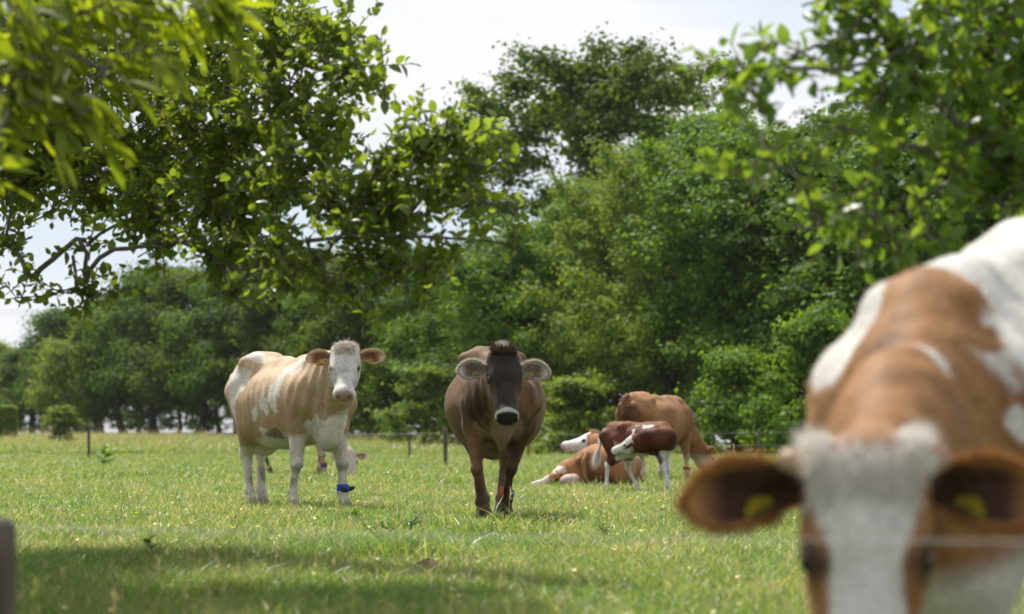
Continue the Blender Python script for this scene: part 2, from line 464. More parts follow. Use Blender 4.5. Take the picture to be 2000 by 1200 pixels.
# ---------------------------------------------------------------- near trees whose branches hang into the picture
L_APPLE = leaf_mat("apple_leaves", (.054, .092, .019), (.145, .195, .042), .52, 2.6, .36, .45, yellow=(.30, .20, .04))
L_LANCE = leaf_mat("lance_leaves", (.045, .080, .010), (.24, .285, .020), .55, 2.6, .36, .45)
L_RIGHT = leaf_mat("orchard_leaves", (.060, .108, .020), (.130, .190, .038), .48, 2.7, .36, .42)

def leaf_template(W, fold=.18, curl=.14):
    """Unit-length leaf along x, 8 faces: two halves folded along the rib, tip bent down."""
    xs = [0, .22, .52, .80, 1.0]; ws = [0, .82, 1.0, .62, 0]
    V = [(0, 0, 0)]
    for x, w in zip(xs[1:4], ws[1:4]):
        z = -curl * x * x
        V += [(x, w * W / 2, z + fold * w * W), (x, 0, z), (x, -w * W / 2, z + fold * w * W)]
    V.append((1, 0, -curl * 1.1))
    F = [(0, 2, 1), (0, 3, 2), (7, 8, 10), (8, 9, 10)]
    F = [(0, 2, 1), (0, 3, 2), (1, 2, 5), (1, 5, 4), (2, 3, 6), (2, 6, 5), (4, 5, 8), (4, 8, 7), (5, 6, 9), (5, 9, 8), (7, 8, 10), (8, 9, 10)]
    return np.array(V, float), np.array(F)

def branch_tree(name, label, cat, base, crotch, clusters, leaf_len, leaf_w, mat, seed, shoot=(.22, .45), per_shoot=(8, 13), trunk_r=.13,
                out=.5, up=.25, droop=0.0, hang=None, pieces=300, size_far=1.0, bark=None, extra_paths=()):
    """clusters: (centre, radii, shoots). Limbs join every cluster to the crotch; shoots carry the leaves."""
    rng = np.random.default_rng(seed); bark = bark or BARK_GREY
    root = tag(empty(name, base), label, cat)
    base = np.array(base, float); off = -base
    C = np.array([c[0] for c in clusters], float); n = len(C)
    nodes = [np.array(crotch, float)]; par = [-1]; order = np.argsort(np.linalg.norm(C - nodes[0], axis=1)); used = []
    for i in order:
        dist = [np.linalg.norm(C[i] - q) + .35 * np.linalg.norm(q - nodes[0]) for q in nodes]
        par.append(int(np.argmin(dist))); nodes.append(C[i]); used.append(i)
    load = np.ones(len(nodes))
    for i in range(len(nodes) - 1, 0, -1): load[par[i]] += load[i]
    limbs = [(np.array([base - (0, 0, .3), base + (0, 0, .5), np.array(crotch)]), [trunk_r * 1.5, trunk_r, trunk_r * .85])]
    rad = lambda w: min(.0019 * math.sqrt(w) + .0025, trunk_r * .3)
    for i in range(1, len(nodes)):
        a, b = nodes[par[i]], nodes[i]; L = np.linalg.norm(b - a)
        t = np.linspace(0, 1, 7)[:, None]
        wob = np.cumsum(rng.normal(0, .035 * L, (7, 3)), 0); wob -= t * wob[-1]
        P = a + (b - a) * t + wob + np.sin(t * math.pi) * np.array((0, 0, .10 * L))
        limbs.append((P, np.linspace(rad(load[i]) * 1.25, rad(load[i]), 7)))
    for P, r0, r1 in extra_paths:
        limbs.append((np.array(P), np.linspace(r0, r1, len(P))))
    tw, LP, LD, LN, LS = [], [], [], [], []
    def leaves_along(P, count, cdir, skip=.15):
        seg = np.linspace(skip, 1.0, count); ts = np.linspace(0, 1, len(P))
        pos = np.stack([np.interp(seg, ts, P[:, j]) for j in range(3)], 1)
        d = unit(P[-1] - P[0]); ph = rng.uniform(0, 6.28)
        u = unit(np.cross(d, (0.1, .2, 1.0))); v = np.cross(d, u)
        for j in range(count):
            a = ph + j * 2.4
            ax = unit(d * .55 + (math.cos(a) * u + math.sin(a) * v) * .9 + np.array((0, 0, up * .4 - droop)) + rng.normal(0, .18, 3))
            if hang is not None: ax = unit(ax * .55 + np.array(hang) + rng.normal(0, .16, 3))
            LP.append(pos[j]); LD.append(ax)
            LN.append(unit(np.array((0, 0, 1.0)) + .75 * rng.normal(size=3) + .2 * cdir)); LS.append(rng.uniform(.5, 1.2))
    for (c, r, ns) in clusters:
        c = np.array(c, float); r = np.array(r, float) * np.ones(3)
        far = size_far if isinstance(size_far, float) else 1.0
        for _ in range(ns):
            d = unit(rng.normal(size=3)); q = c + d * r * rng.uniform(.15, .95) ** .6
            dr = unit(d * out + rng.normal(size=3) * .55 + np.array((0, 0, up - droop)))
            L = rng.uniform(*shoot); P = np.array([q - dr * L * .45, q, q + dr * L * .55 + (0, 0, -.04 * L)])
            tw.append((P, [.0045, .0035, .0018])); leaves_along(P, rng.integers(*per_shoot), d)
        for _ in range(max(2, ns // 5)):      # inner twigs tie the shoots to the limb
            d = unit(rng.normal(size=3)); P = np.array([c, c + d * r * .5 + rng.normal(0, .02, 3), c + d * r]); tw.append((P, [.007, .005, .003]))
    for P, r0, r1 in extra_paths:
        P = np.array(P, float)
        if r0 < .02:
            for k in range(len(P) - 1):
                for _ in range(3):
                    q = P[k] + (P[k + 1] - P[k]) * rng.uniform(0, 1); dr = unit(unit(P[k + 1] - P[k]) * .5 + rng.normal(0, .5, 3) + (0, 0, up))
                    Q = np.array([q, q + dr * .06, q + dr * .12]); tw.append((Q, [.004, .003, .002])); leaves_along(Q, rng.integers(3, 7), dr)
    tube_obj("trunk", [(p + off, r) for p, r in limbs[:1]], bark, root, 10)
    tube_obj("limbs", [(p + off, r) for p, r in limbs[1:]], bark, root, 7)
    tube_obj("twigs", [(p + off, r) for p, r in tw], bark, root, 4)["kind"] = "stuff"
    LP, LD, LN = np.array(LP), unit(np.array(LD)), np.array(LN); LS = np.array(LS) * leaf_len
    X = LD; Y = unit(np.cross(LN, X)); Z = np.cross(X, Y)
    tint = np.clip(rng.normal(.45, .22, len(LP)), 0, .92); tint[rng.uniform(size=len(LP)) < .004] = 1.0
    # the leaves that show largest are objects of their own
    px = 1000 + F_PX * LP[:, 0] / LP[:, 1]; py = HORIZON - F_PX * (LP[:, 2] - CAM_H) / LP[:, 1]
    vis = (px > 5) & (px < 1995) & (py > 5) & (py < 1195)
    view = unit(LP - np.array((0, 0, CAM_H)))
    area = LS ** 2 / LP[:, 1] ** 2 * (.25 + np.abs((Z * view).sum(1))) * vis
    pick = np.argsort(-area)[:pieces]; pick = pick[area[pick] > 0]
    V0, F0 = leaf_template(leaf_w)
    rest = np.setdiff1d(np.arange(len(LP)), pick)
    V = (LP[rest] + off)[:, None] + LS[rest][:, None, None] * (V0[None, :, 0:1] * X[rest][:, None] + V0[None, :, 1:2] * Y[rest][:, None] + V0[None, :, 2:3] * Z[rest][:, None])
    F = (np.arange(len(rest))[:, None, None] * len(V0) + F0[None]).reshape(-1, 3)
    fo = mesh_obj("leaves", np_mesh(name + "_leaves", V.reshape(-1, 3), F, [mat], smooth=True, tint=np.repeat(tint[rest], len(V0))), root)
    fo["kind"] = "stuff"
    var = [np_mesh("leaf", V0, F0, [mat], smooth=True, tint=np.full(len(V0), t)) for t in (.15, .35, .5, .65, .85)]
    for i in pick:
        o = bpy.data.objects.new("leaf", var[int(np.clip(tint[i] * 5, 0, 4))])
        M = Matrix(((X[i][0], Y[i][0], Z[i][0], 0), (X[i][1], Y[i][1], Z[i][1], 0), (X[i][2], Y[i][2], Z[i][2], 0), (0, 0, 0, 1)))
        o.matrix_basis = Matrix.Translation(LP[i] + off) @ M @ Matrix.Scale(LS[i], 4)
        link(o, root)
    return root

def cl(px, py, d, rpx, ns, depth=None, k=1.0):
    d = d * k
    c = at(px, py, d); r = rpx / F_PX * d
    return (c, (r, depth or r * 1.2, r), ns)

# apple tree: trunk stands left of the frame, the crown's right half hangs in
def ca(px, py, d, rpx, ns): return cl(px, py, d, rpx, ns, None, 1.25)
apple = [
    ca(640, 60, 10.2, 62, 16), ca(560, 40, 10.6, 90, 30), ca(680, 140, 10.0, 45, 10), ca(560, 170, 10.4, 95, 34), ca(650, 240, 10.3, 62, 18), ca(735, 165, 9.9, 30, 3),
    ca(440, 90, 11.0, 110, 62), ca(300, 120, 11.6, 120, 68), ca(150, 90, 12.0, 130, 68), ca(20, 120, 12.2, 130, 62),
    ca(440, 260, 10.8, 110, 68), ca(300, 290, 11.4, 120, 73), ca(150, 280, 11.8, 120, 73), ca(20, 290, 12.0, 120, 62),
    ca(560, 330, 10.2, 90, 32), ca(640, 380, 10.0, 70, 22), ca(440, 410, 10.6, 90, 49), ca(300, 420, 11.0, 80, 40), ca(170, 370, 11.3, 70, 32), ca(50, 340, 11.6, 70, 30),
    ca(540, 480, 10.2, 65, 15), ca(420, 500, 10.4, 52, 9), ca(310, 480, 10.6, 36, 5), ca(165, 470, 10.9, 22, 2), ca(620, 500, 9.9, 50, 8), ca(700, 450, 9.8, 55, 11),
    ca(745, 330, 9.7, 62, 15), ca(740, 400, 9.7, 60, 14), ca(830, 290, 9.5, 58, 15), ca(890, 250, 9.4, 42, 9), ca(915, 320, 9.4, 45, 9), ca(850, 370, 9.5, 55, 12), ca(930, 385, 9.3, 26, 3), ca(790, 430, 9.6, 50, 8),
    ca(700, 515, 9.7, 40, 6), ca(770, 530, 9.6, 45, 8), ca(830, 530, 9.5, 42, 7), ca(865, 500, 9.4, 28, 3), ca(800, 590, 9.5, 26, 3), ca(640, 555, 9.8, 35, 4), ca(560, 560, 10.0, 28, 3),
    ca(165, 560, 10.8, 22, 3), ca(60, 545, 11.0, 22, 3), ca(15, 470, 11.3, 30, 3), ca(1010, 470, 9.2, 16, 1), ca(460, 570, 10.3, 20, 2),
]
rng_a = np.random.default_rng(77)
for k in range(105):      # the rest of the crown: above the frame, behind and to the left
    a = rng_a.uniform(0, 6.28); r = 2.7 * math.sqrt(rng_a.uniform(0, 1)); z = rng_a.uniform(2.1, 4.6)
    c = np.array((-4.7 + r * math.cos(a), 13.6 + 1.25 * r * math.sin(a), z * 1.2 - .2))
    if c[0] > -2.7: continue
    ipx, ipy = 1000 + F_PX * c[0] / c[1], HORIZON - F_PX * (c[2] - CAM_H) / c[1]
    if (ipx > 330 and ipy > -60) or (ipx > -350 and ipy > 150): continue
    apple.append((c, (.62, .62, .5), 34))
for k in range(34):      # near rim of the crown, above and left of the frame
    c = np.array((rng_a.uniform(-5.2, -2.8), rng_a.uniform(10.2, 12.8), rng_a.uniform(3.1, 4.3)))
    apple.append((c, (.55, .55, .4), 34))
for k in range(26):
    c = np.array((rng_a.uniform(-3.0, -1.3), rng_a.uniform(10.4, 12.4), rng_a.uniform(3.65, 4.4)))
    apple.append((c, (.50, .50, .32), 30))
branch_tree("apple_tree", "apple tree with dark leafy crown hanging into the picture from the left", "tree",
            (-4.3, 14.3, 0.0), (-4.25, 14.3, 1.7), apple, .072, .60, L_APPLE, 5, shoot=(.25, .5), per_shoot=(13, 19), extra_paths=[
    ([at(600, 470, 12.38), at(720, 458, 12.00), at(850, 463, 11.75), at(960, 472, 11.56), at(1015, 478, 11.50)], .012, .004),
    ([at(380, 470, 13.12), at(450, 525, 12.88), at(530, 528, 12.62), at(595, 505, 12.50)], .013, .007),
    ([at(395, 500, 13.00), at(430, 570, 12.88), at(490, 606, 12.75)], .007, .003),
    ([at(140, 500, 13.62), at(150, 560, 13.50), at(170, 605, 13.50)], .010, .006),
    ([at(150, 560, 13.50), at(90, 578, 13.62), at(30, 582, 13.75), at(10, 555, 13.75)], .006, .002),
    ([at(180, 585, 13.50), at(215, 570, 13.50), at(245, 560, 13.50)], .005, .002),
    ([at(60, 462, 14.00), at(25, 478, 14.12), at(-20, 500, 14.12)], .006, .004),
])

# orchard tree on the right
right = [
    cl(1960, 60, 8.9, 110, 44), cl(1830, 40, 8.7, 95, 16), cl(1700, 30, 8.5, 70, 8), cl(1640, 15, 8.5, 45, 4), cl(1640, 85, 8.4, 45, 3), cl(1560, 100, 8.2, 26, 1), cl(1520, 140, 8.1, 38, 2), cl(1450, 165, 8.0, 40, 3), cl(1500, 195, 8.0, 35, 2), cl(1425, 140, 7.95, 20, 1),
    cl(1760, 110, 8.5, 60, 6), cl(1880, 150, 8.7, 80, 12), cl(1970, 190, 8.8, 90, 19), cl(1800, 190, 8.5, 55, 5), cl(1720, 175, 8.4, 42, 3),
    cl(1900, 270, 8.6, 80, 11), cl(1985, 310, 8.7, 80, 14), cl(1810, 290, 8.4, 55, 4), cl(1740, 300, 8.3, 40, 2), cl(1650, 250, 8.2, 30, 2), cl(1600, 290, 8.1, 35, 2), cl(1500, 310, 8.0, 42, 3), cl(1450, 340, 7.95, 40, 3), cl(1570, 360, 8.0, 35, 2),
    cl(1960, 400, 8.6, 70, 8), cl(1880, 370, 8.5, 55, 6), cl(1800, 390, 8.4, 45, 3), cl(1700, 350, 8.3, 38, 2), cl(1640, 400, 8.2, 40, 3), cl(1720, 430, 8.3, 40, 3), cl(1810, 455, 8.3, 35, 3), cl(1600, 440, 8.1, 30, 2), cl(1680, 480, 8.3, 32, 2), cl(1760, 490, 8.3, 25, 2),
]
for k in range(30):
    a = rng_a.uniform(0, 6.28); r = 2.3 * math.sqrt(rng_a.uniform(0, 1)); z = rng_a.uniform(2.0, 4.2)
    c = np.array((4.0 + r * math.cos(a), 9.9 + r * math.sin(a), z))
    ipx, ipy = 1000 + F_PX * c[0] / c[1], HORIZON - F_PX * (c[2] - CAM_H) / c[1]
    if ipx < 2050 and ipy > -60: continue
    right.append((c, (.48, .48, .40), 26))
branch_tree("orchard_tree", "leafy orchard tree with glossy leaves hanging in over the close cow", "tree",
            (4.1, 9.8, 0.0), (4.0, 9.7, 1.4), right, .078, .60, L_RIGHT, 6, shoot=(.14, .34), per_shoot=(8, 12), extra_paths=[
    ([at(1800, 80, 8.5), at(1720, 115, 8.4), at(1640, 130, 8.3), at(1560, 128, 8.15), at(1440, 125, 8.0), at(1390, 120, 7.95)], .010, .003),
    ([at(1830, 60, 8.5), at(1780, 130, 8.4), at(1740, 170, 8.4), at(1690, 215, 8.3)], .012, .006),
])

# lance-leaved branch at the upper left, closest of all
lance = [
    cl(30, 30, 8.18, 90, 10), cl(150, 20, 8.31, 80, 9), cl(270, 0, 8.43, 60, 7), cl(390, -10, 8.56, 50, 5), cl(120, 110, 8.18, 70, 6), cl(20, 130, 8.06, 70, 6), cl(200, 130, 8.18, 45, 4), cl(170, 215, 8.06, 40, 4), cl(100, 200, 8.06, 35, 2), cl(20, 190, 8.06, 40, 2), cl(-30, 330, 7.94, 30, 2), cl(420, -10, 8.56, 40, 4), cl(280, 90, 8.31, 40, 3),
]
for k in range(9):
    c = np.array((rng_a.uniform(-4.8, -3.4), rng_a.uniform(7.2, 9.0), rng_a.uniform(1.7, 3.0)))
    ipx, ipy = 1000 + F_PX * c[0] / c[1], HORIZON - F_PX * (c[2] - CAM_H) / c[1]
    if ipx > 20 and ipy > -90: continue
    lance.append((c, (.42, .42, .35), 14))
branch_tree("lance_leaf_tree", "bright yellow-green blurred spray of long pointed leaves at upper left", "tree",
            (-4.0, 8.2, float(ground_z(-4.0, 8.2))), (-3.9, 8.2, 1.6), lance, .155, .24, L_LANCE, 8, shoot=(.15, .3), per_shoot=(7, 11), hang=(.55, 0, -.55), up=0)
# ---------------------------------------------------------------- cattle: one continuous body surface each
class Blob:
    """Smoothly blended round forms, turned into one closed surface."""
    def __init__(self): self.prims = []
    def cone(self, a, b, ra, rb, k=.06): self.prims.append(('c', np.array(a, float), np.array(b, float), ra, rb, k, 1))
    def ball(self, c, r, k=.05): self.cone(c, np.array(c, float) + 1e-4, r, r, k)
    def ell(self, c, r, k=.06, R=None, sign=1): self.prims.append(('e', np.array(c, float), np.array(r, float), R, 0, k, sign))
    def chain(self, pts, rs, k=.06):
        for i in range(len(pts) - 1): self.cone(pts[i], pts[i + 1], rs[i], rs[i + 1], k)
    def bounds(self, q):
        if q[0] == 'c':
            m = max(q[3], q[4]); return np.minimum(q[1], q[2]) - m, np.maximum(q[1], q[2]) + m
        m = q[2].max() if q[3] is not None else q[2]
        return q[1] - m, q[1] + m
    def build(self, vox):
        bs = [self.bounds(q) for q in self.prims if q[6] > 0]
        lo = np.min([b[0] for b in bs], 0) - .06; hi = np.max([b[1] for b in bs], 0) + .06
        lo[2] = max(lo[2], -3 * vox)
        n = np.ceil((hi - lo) / vox).astype(int) + 1
        ax = [(lo[i] + vox * np.arange(n[i])).astype(np.float32) for i in range(3)]
        D = np.full(n, .5, np.float32)
        for q in sorted(self.prims, key=lambda q: -q[6]):
            a, b = self.bounds(q); k = q[5]; m = k + 2.5 * vox + .02
            s = [slice(max(0, int((a[i] - m - lo[i]) / vox)), min(n[i], int((b[i] + m - lo[i]) / vox) + 2)) for i in range(3)]
            if any(t.start >= t.stop for t in s): continue
            X = ax[0][s[0]][:, None, None]; Y = ax[1][s[1]][None, :, None]; Z = ax[2][s[2]][None, None, :]
            if q[0] == 'c':
                _, A, B, ra, rb = q[:5]; d = B - A; L2 = max(float(d @ d), 1e-9)
                t = np.clip(((X - A[0]) * d[0] + (Y - A[1]) * d[1] + (Z - A[2]) * d[2]) / L2, 0, 1)
                v = np.sqrt((X - A[0] - t * d[0]) ** 2 + (Y - A[1] - t * d[1]) ** 2 + (Z - A[2] - t * d[2]) ** 2) - (ra + (rb - ra) * t)
            else:
                c, r, R = q[1], q[2], q[3]
                x, y, z = X - c[0], Y - c[1], Z - c[2]
                if R is not None:      # columns of R are the ellipsoid's axes
                    x, y, z = [x * R[0, i] + y * R[1, i] + z * R[2, i] for i in range(3)]
                k0 = np.sqrt((x / r[0]) ** 2 + (y / r[1]) ** 2 + (z / r[2]) ** 2)
                k1 = np.sqrt((x / r[0] ** 2) ** 2 + (y / r[1] ** 2) ** 2 + (z / r[2] ** 2) ** 2)
                v = k0 * (k0 - 1) / np.maximum(k1, 1e-6)
            w = D[s[0], s[1], s[2]]
            if q[6] > 0:
                h = np.maximum(k - np.abs(w - v), 0) / k
                D[s[0], s[1], s[2]] = np.minimum(w, v) - h * h * k * .25
            else:
                h = np.maximum(k - np.abs(w + v), 0) / k
                D[s[0], s[1], s[2]] = np.maximum(w, -v) + h * h * k * .25
        D = np.maximum(D, -(ax[2] - .004)[None, None, :])
        D[[0, -1]] = .5; D[:, [0, -1]] = .5; D[:, :, [0, -1]] = .5
        return surface_nets(D, lo, vox)

def surface_nets(D, lo, vox):
    S = D < 0
    c = [S[i:S.shape[0] - 1 + i, j:S.shape[1] - 1 + j, k:S.shape[2] - 1 + k] for i in (0, 1) for j in (0, 1) for k in (0, 1)]
    cnt = sum(x.astype(np.int8) for x in c)
    act = (cnt > 0) & (cnt < 8)
    idx = np.argwhere(act)
    ids = np.full(act.shape, -1, np.int32); ids[act] = np.arange(len(idx))
    corners = [(i, j, k) for i in (0, 1) for j in (0, 1) for k in (0, 1)]
    val = np.stack([D[idx[:, 0] + i, idx[:, 1] + j, idx[:, 2] + k] for i, j, k in corners], 1)
    P = np.zeros((len(idx), 3)); W = np.zeros(len(idx))
    for a in range(8):
        for b in range(a + 1, 8):
            if sum(abs(corners[a][t] - corners[b][t]) for t in range(3)) != 1: continue
            va, vb = val[:, a], val[:, b]; m = (va < 0) != (vb < 0)
            t = np.where(m, va / np.where(m, va - vb, 1), 0)
            pt = np.array(corners[a]) + t[:, None] * (np.array(corners[b]) - np.array(corners[a]))
            P += np.where(m[:, None], pt, 0); W += m
    V = lo + vox * (idx + P / W[:, None])
    F = []
    for ax_ in range(3):
        u, v = (ax_ + 1) % 3, (ax_ + 2) % 3
        sl0 = [slice(None)] * 3; sl1 = [slice(None)] * 3
        sl0[ax_] = slice(0, -1); sl1[ax_] = slice(1, None)
        a, b = S[tuple(sl0)], S[tuple(sl1)]
        e = np.argwhere(a != b)
        e = e[(e[:, u] > 0) & (e[:, v] > 0) & (e[:, u] < S.shape[u] - 1) & (e[:, v] < S.shape[v] - 1)]
        du = np.zeros(3, int); du[u] = 1; dv = np.zeros(3, int); dv[v] = 1
        g = lambda q: ids[q[:, 0], q[:, 1], q[:, 2]]
        q = np.stack([g(e - du - dv), g(e - dv), g(e), g(e - du)], 1)
        flip = ~a[e[:, 0], e[:, 1], e[:, 2]]
        q[flip] = q[flip][:, ::-1]
        F.append(q)
    F = np.concatenate(F)
    F = F[(F >= 0).all(1)]
    # light smoothing of the net
    nv = len(V); E = np.concatenate([F[:, [0, 1]], F[:, [1, 2]], F[:, [2, 3]], F[:, [3, 0]]])
    for _ in range(2):
        acc = np.zeros((nv, 3)); num = np.bincount(E.ravel(), minlength=nv)[:, None]
        for t in range(3):
            acc[:, t] = np.bincount(E[:, 0], V[E[:, 1], t], nv) + np.bincount(E[:, 1], V[E[:, 0], t], nv)
        V = V * .5 + .5 * acc / np.maximum(num, 1)
    return V, F

def vert_normals(V, F):
    n = np.cross(V[F[:, 2]] - V[F[:, 0]], V[F[:, 3]] - V[F[:, 1]])
    N = np.zeros_like(V)
    for j in range(4):
        for t in range(3):
            N[:, t] += np.bincount(F[:, j], n[:, t], len(V))
    return unit(N)

class Frame:
    """Head frame: origin at the poll, f towards the muzzle, v out of the forehead, w to the animal's left."""
    def __init__(self, o, f, up=(0, 0, 1), s=1.0, roll=0.0):
        self.o = np.array(o, float); self.s = s
        self.f = unit(f); w = unit(np.cross(up, self.f)) ; v = np.cross(self.f, w)
        c, s_ = math.cos(roll), math.sin(roll)
        self.w = c * w + s_ * v; self.v = np.cross(self.f, self.w)
        self.R = np.stack([self.f, self.w, self.v], 1)
    def __call__(self, f, w, v): return self.o + self.s * (f * self.f + w * self.w + v * self.v)
    def inv(self, P): return (np.asarray(P) - self.o) @ self.R / self.s
    def r(self, *r): return np.array(r) * self.s

def head_prims(B, H, nose_wide=1.0, wide=1.0):
    s = H.s
    e = lambda c, r, k=.05, sg=1: B.ell(H(c[0], c[1] * wide, c[2]), H.r(r[0], r[1] * (wide if r[1] > .03 else 1), r[2]), k * s, H.R, sg)
    e((.115, 0, -.105), (.155, .112, .105))
    e((.025, 0, -.045), (.06, .095, .055))
    B.cone(H(.15, 0, -.088), H(.45, 0, -.080), .092 * s, .060 * s, .05 * s)
    for g in (-1, 1):
        e((.205, g * .088, -.072), (.075, .036, .045), .03)
        e((.20, g * .055, -.175), (.13, .05, .10), .05)
        B.cone(H(.17, g * .055, -.215), H(.45, g * .025, -.140), .05 * s, .035 * s, .05 * s)
        B.cone(H(.27, g * .070, -.115), H(.42, g * .055, -.095), .03 * s, .03 * s, .05 * s)
    e((.490, 0, -.085), (.072, .092 * nose_wide, .074), .04)
    e((.480, 0, -.155), (.058, .055, .032), .02)
    for g in (-1, 1):
        e((.556, g * .050, -.072), (.040, .017, .026), .012, -1)
        e((.215, g * .122, -.068), (.030, .016, .024), .02, -1)
    e((.535, 0, -.137), (.060, .080, .0075), .012, -1)

def trunk_prims(B, wf=1.0, dz=0.0, udder=True, belly=1.0, bony=1.0, hook=(.235, 1.335)):
    z = lambda p: (p[0], p[1], p[2] + dz)
    B.ell(z((-.03, 0, .985)), (.76, .37 * wf, .365), .1)
    B.ell(z((-.12, 0, .80)), (.52, .30 * wf, .22 * belly), .14)
    B.ell(z((.44, 0, 1.0)), (.38, .265 * wf, .37), .12)
    B.ell(z((-.64, 0, 1.16)), (.28, .235, .24), .1)
    B.ell(z((-.56, 0, 1.29)), (.26, .235, .11), .1)
    B.chain([z((-.80, 0, 1.34)), z((-.5, 0, 1.345)), z((-.1, 0, 1.315)), z((.25, 0, 1.315)), z((.50, 0, 1.33))], [.075, .085, .08, .075, .085], .12)
    B.ball(z((-.74, 0, 1.405)), .035 * bony, .07)
    for g in (-1, 1):
        B.cone(z((-.50, g * hook[0], hook[1])), z((-.48, g * .13, hook[1] + .005)), .042, .075, .14)      # hooks
        B.cone(z((-.89, g * .115, 1.25)), z((-.83, g * .11, 1.24)), .045, .05, .07)        # pins
        B.cone(z((.50, g * .115, 1.32)), z((.60, g * .205 * wf, .98)), .055, .11, .07)     # shoulder blade
    if udder:
        B.ell(z((-.52, 0, .64)), (.20, .15, .14), .08)

def fore_leg(B, g, elbow, knee, fet, toe, dz=0.0, t=1.0, wf=1.0):
    sh = np.array((.52, g * .175 * wf, 1.10 + dz))
    elbow, knee, fet, toe = [np.array(p, float) for p in (elbow, knee, fet, toe)]
    B.cone(sh, elbow, .135, .105 * t, .08)
    B.cone(elbow, knee, .094 * t, .050 * t, .05)
    B.ball(knee + (.014, 0, -.01), .057 * t, .02)
    B.cone(knee, fet, .040 * t, .036 * t, .03)
    foot(B, fet, toe, t)

def foot(B, fet, toe, t):
    B.ball(fet, .046 * t, .03)
    d = toe - fet
    B.cone(fet, fet + d * .6, .038 * t, .044 * t, .03)
    side = unit(np.cross(d, (0, 0, 1.0))) if np.linalg.norm(np.cross(d, (0, 0, 1.0))) > 1e-3 else np.array((0, 1.0, 0))
    for g in (-1, 1):
        B.cone(fet + d * .62 + side * g * .023 * t, toe + side * g * .026 * t, .032 * t, .036 * t, .012)

def hind_leg(B, g, stifle, hock, fet, toe, dz=0.0, t=1.0, hip=None):
    stifle, hock, fet, toe = [np.array(p, float) for p in (stifle, hock, fet, toe)]
    hip = np.array((-.60, g * .15, 1.12 + dz)) if hip is None else np.array(hip, float)
    B.cone(hip, stifle, .185, .115 * t, .08)
    ham = np.array((-.78, g * .13, 1.10 + dz))
    low = stifle * .45 + hock * .55 + np.array((-.045, 0, .06))
    B.cone(ham, low, .135, .075 * t, .08)
    B.cone(stifle, hock, .105 * t, .052 * t, .05)
    B.cone(low + np.array((-.05, 0, .02)), hock + np.array((-.035, 0, .05)), .04 * t, .026 * t, .04)
    B.ball(hock, .052 * t, .03); B.ball(hock + np.array((-.03, 0, .035)), .03 * t, .03)
    B.cone(hock, fet, .044 * t, .038 * t, .03)
    foot(B, fet, toe, t)

def neck_prims(B, H, withers=(.45, 0, 1.25), mid=(.58, 0, 1.08), brisket=(.70, 0, .88), via=None, fat=1.0, dewlap=True):
    tp, md, bt = H(.035, 0, -.085), H(.09, 0, -.15), H(.13, 0, -.225)
    withers, mid, brisket = [np.array(p, float) for p in (withers, mid, brisket)]
    if via is None:
        m1 = (withers + tp) / 2; m2 = (mid + md) / 2; m3 = (brisket + bt) / 2 + np.array((0, 0, -.01))
        V1, V2, V3 = [m1], [m2], [m3]
    else:
        V1 = [np.array(v, float) + (0, 0, .07) for v in via]; V2 = [np.array(v, float) for v in via]; V3 = [np.array(v, float) - (0, 0, .09) for v in via]
    n = len(V1)
    rr = lambda a, b: list(np.linspace(a, b, n + 2))
    B.chain([withers] + V1 + [tp], rr(.13 * fat, .075), .1)
    B.chain([mid] + V2 + [md], rr(.20 * fat, .105), .1)
    B.chain([brisket] + V3 + [bt], rr(.13 * fat, .06), .1)
    if dewlap and via is None:
        q = unit(bt - brisket)
        B.chain([brisket + (0, 0, -.10), (brisket + bt) / 2 + (0.0, 0, -.11), bt + (0, 0, -.01)], [.045, .028, .03], .07)

# ---- coat, hide and horn materials
def coat_mat(name, rough=.62, sheen=.05, fine=130.0):
    M = Mat(name)
    a = M.n("ShaderNodeAttribute", attribute_name="coat")
    co = M.n("ShaderNodeTexCoord"); mp = M.n("ShaderNodeMapping"); mp.inputs["Scale"].default_value = (1, 1, .22)
    nz = M.n("ShaderNodeTexNoise"); nz.inputs["Scale"].default_value = fine; nz.inputs["Detail"].default_value = 3
    M.l(co.outputs["Object"], mp.inputs[0]); M.l(mp.outputs[0], nz.inputs["Vector"])
    n2 = M.n("ShaderNodeTexNoise"); n2.inputs["Scale"].default_value = 9; n2.inputs["Detail"].default_value = 5
    M.l(co.outputs["Object"], n2.inputs["Vector"])
    m1 = M.n("ShaderNodeMapRange"); m1.inputs[1].default_value = .3; m1.inputs[2].default_value = .7; m1.inputs[3].default_value = .72; m1.inputs[4].default_value = 1.2
    m2 = M.n("ShaderNodeMapRange"); m2.inputs[1].default_value = .3; m2.inputs[2].default_value = .7; m2.inputs[3].default_value = .84; m2.inputs[4].default_value = 1.1
    M.l(nz.outputs["Fac"], m1.inputs[0]); M.l(n2.outputs["Fac"], m2.inputs[0])
    mm = M.n("ShaderNodeMath", operation='MULTIPLY'); M.l(m1.outputs[0], mm.inputs[0]); M.l(m2.outputs[0], mm.inputs[1])
    sc = M.n("ShaderNodeVectorMath", operation='SCALE'); M.l(a.outputs["Color"], sc.inputs[0]); M.l(mm.outputs[0], sc.inputs["Scale"])
    b = M.n("ShaderNodeBsdfPrincipled"); b.inputs["Roughness"].default_value = rough; b.inputs["Specular IOR Level"].default_value = .16
    b.inputs["Sheen Weight"].default_value = sheen; b.inputs["Sheen Roughness"].default_value = .4
    M.l(sc.outputs[0], b.inputs["Base Color"])
    bp = M.n("ShaderNodeBump"); bp.inputs["Strength"].default_value = .35; bp.inputs["Distance"].default_value = .006
    M.l(nz.outputs["Fac"], bp.inputs["Height"]); M.l(bp.outputs[0], b.inputs["Normal"])
    M.l(b.outputs[0], M.out.inputs[0])
    return M.m

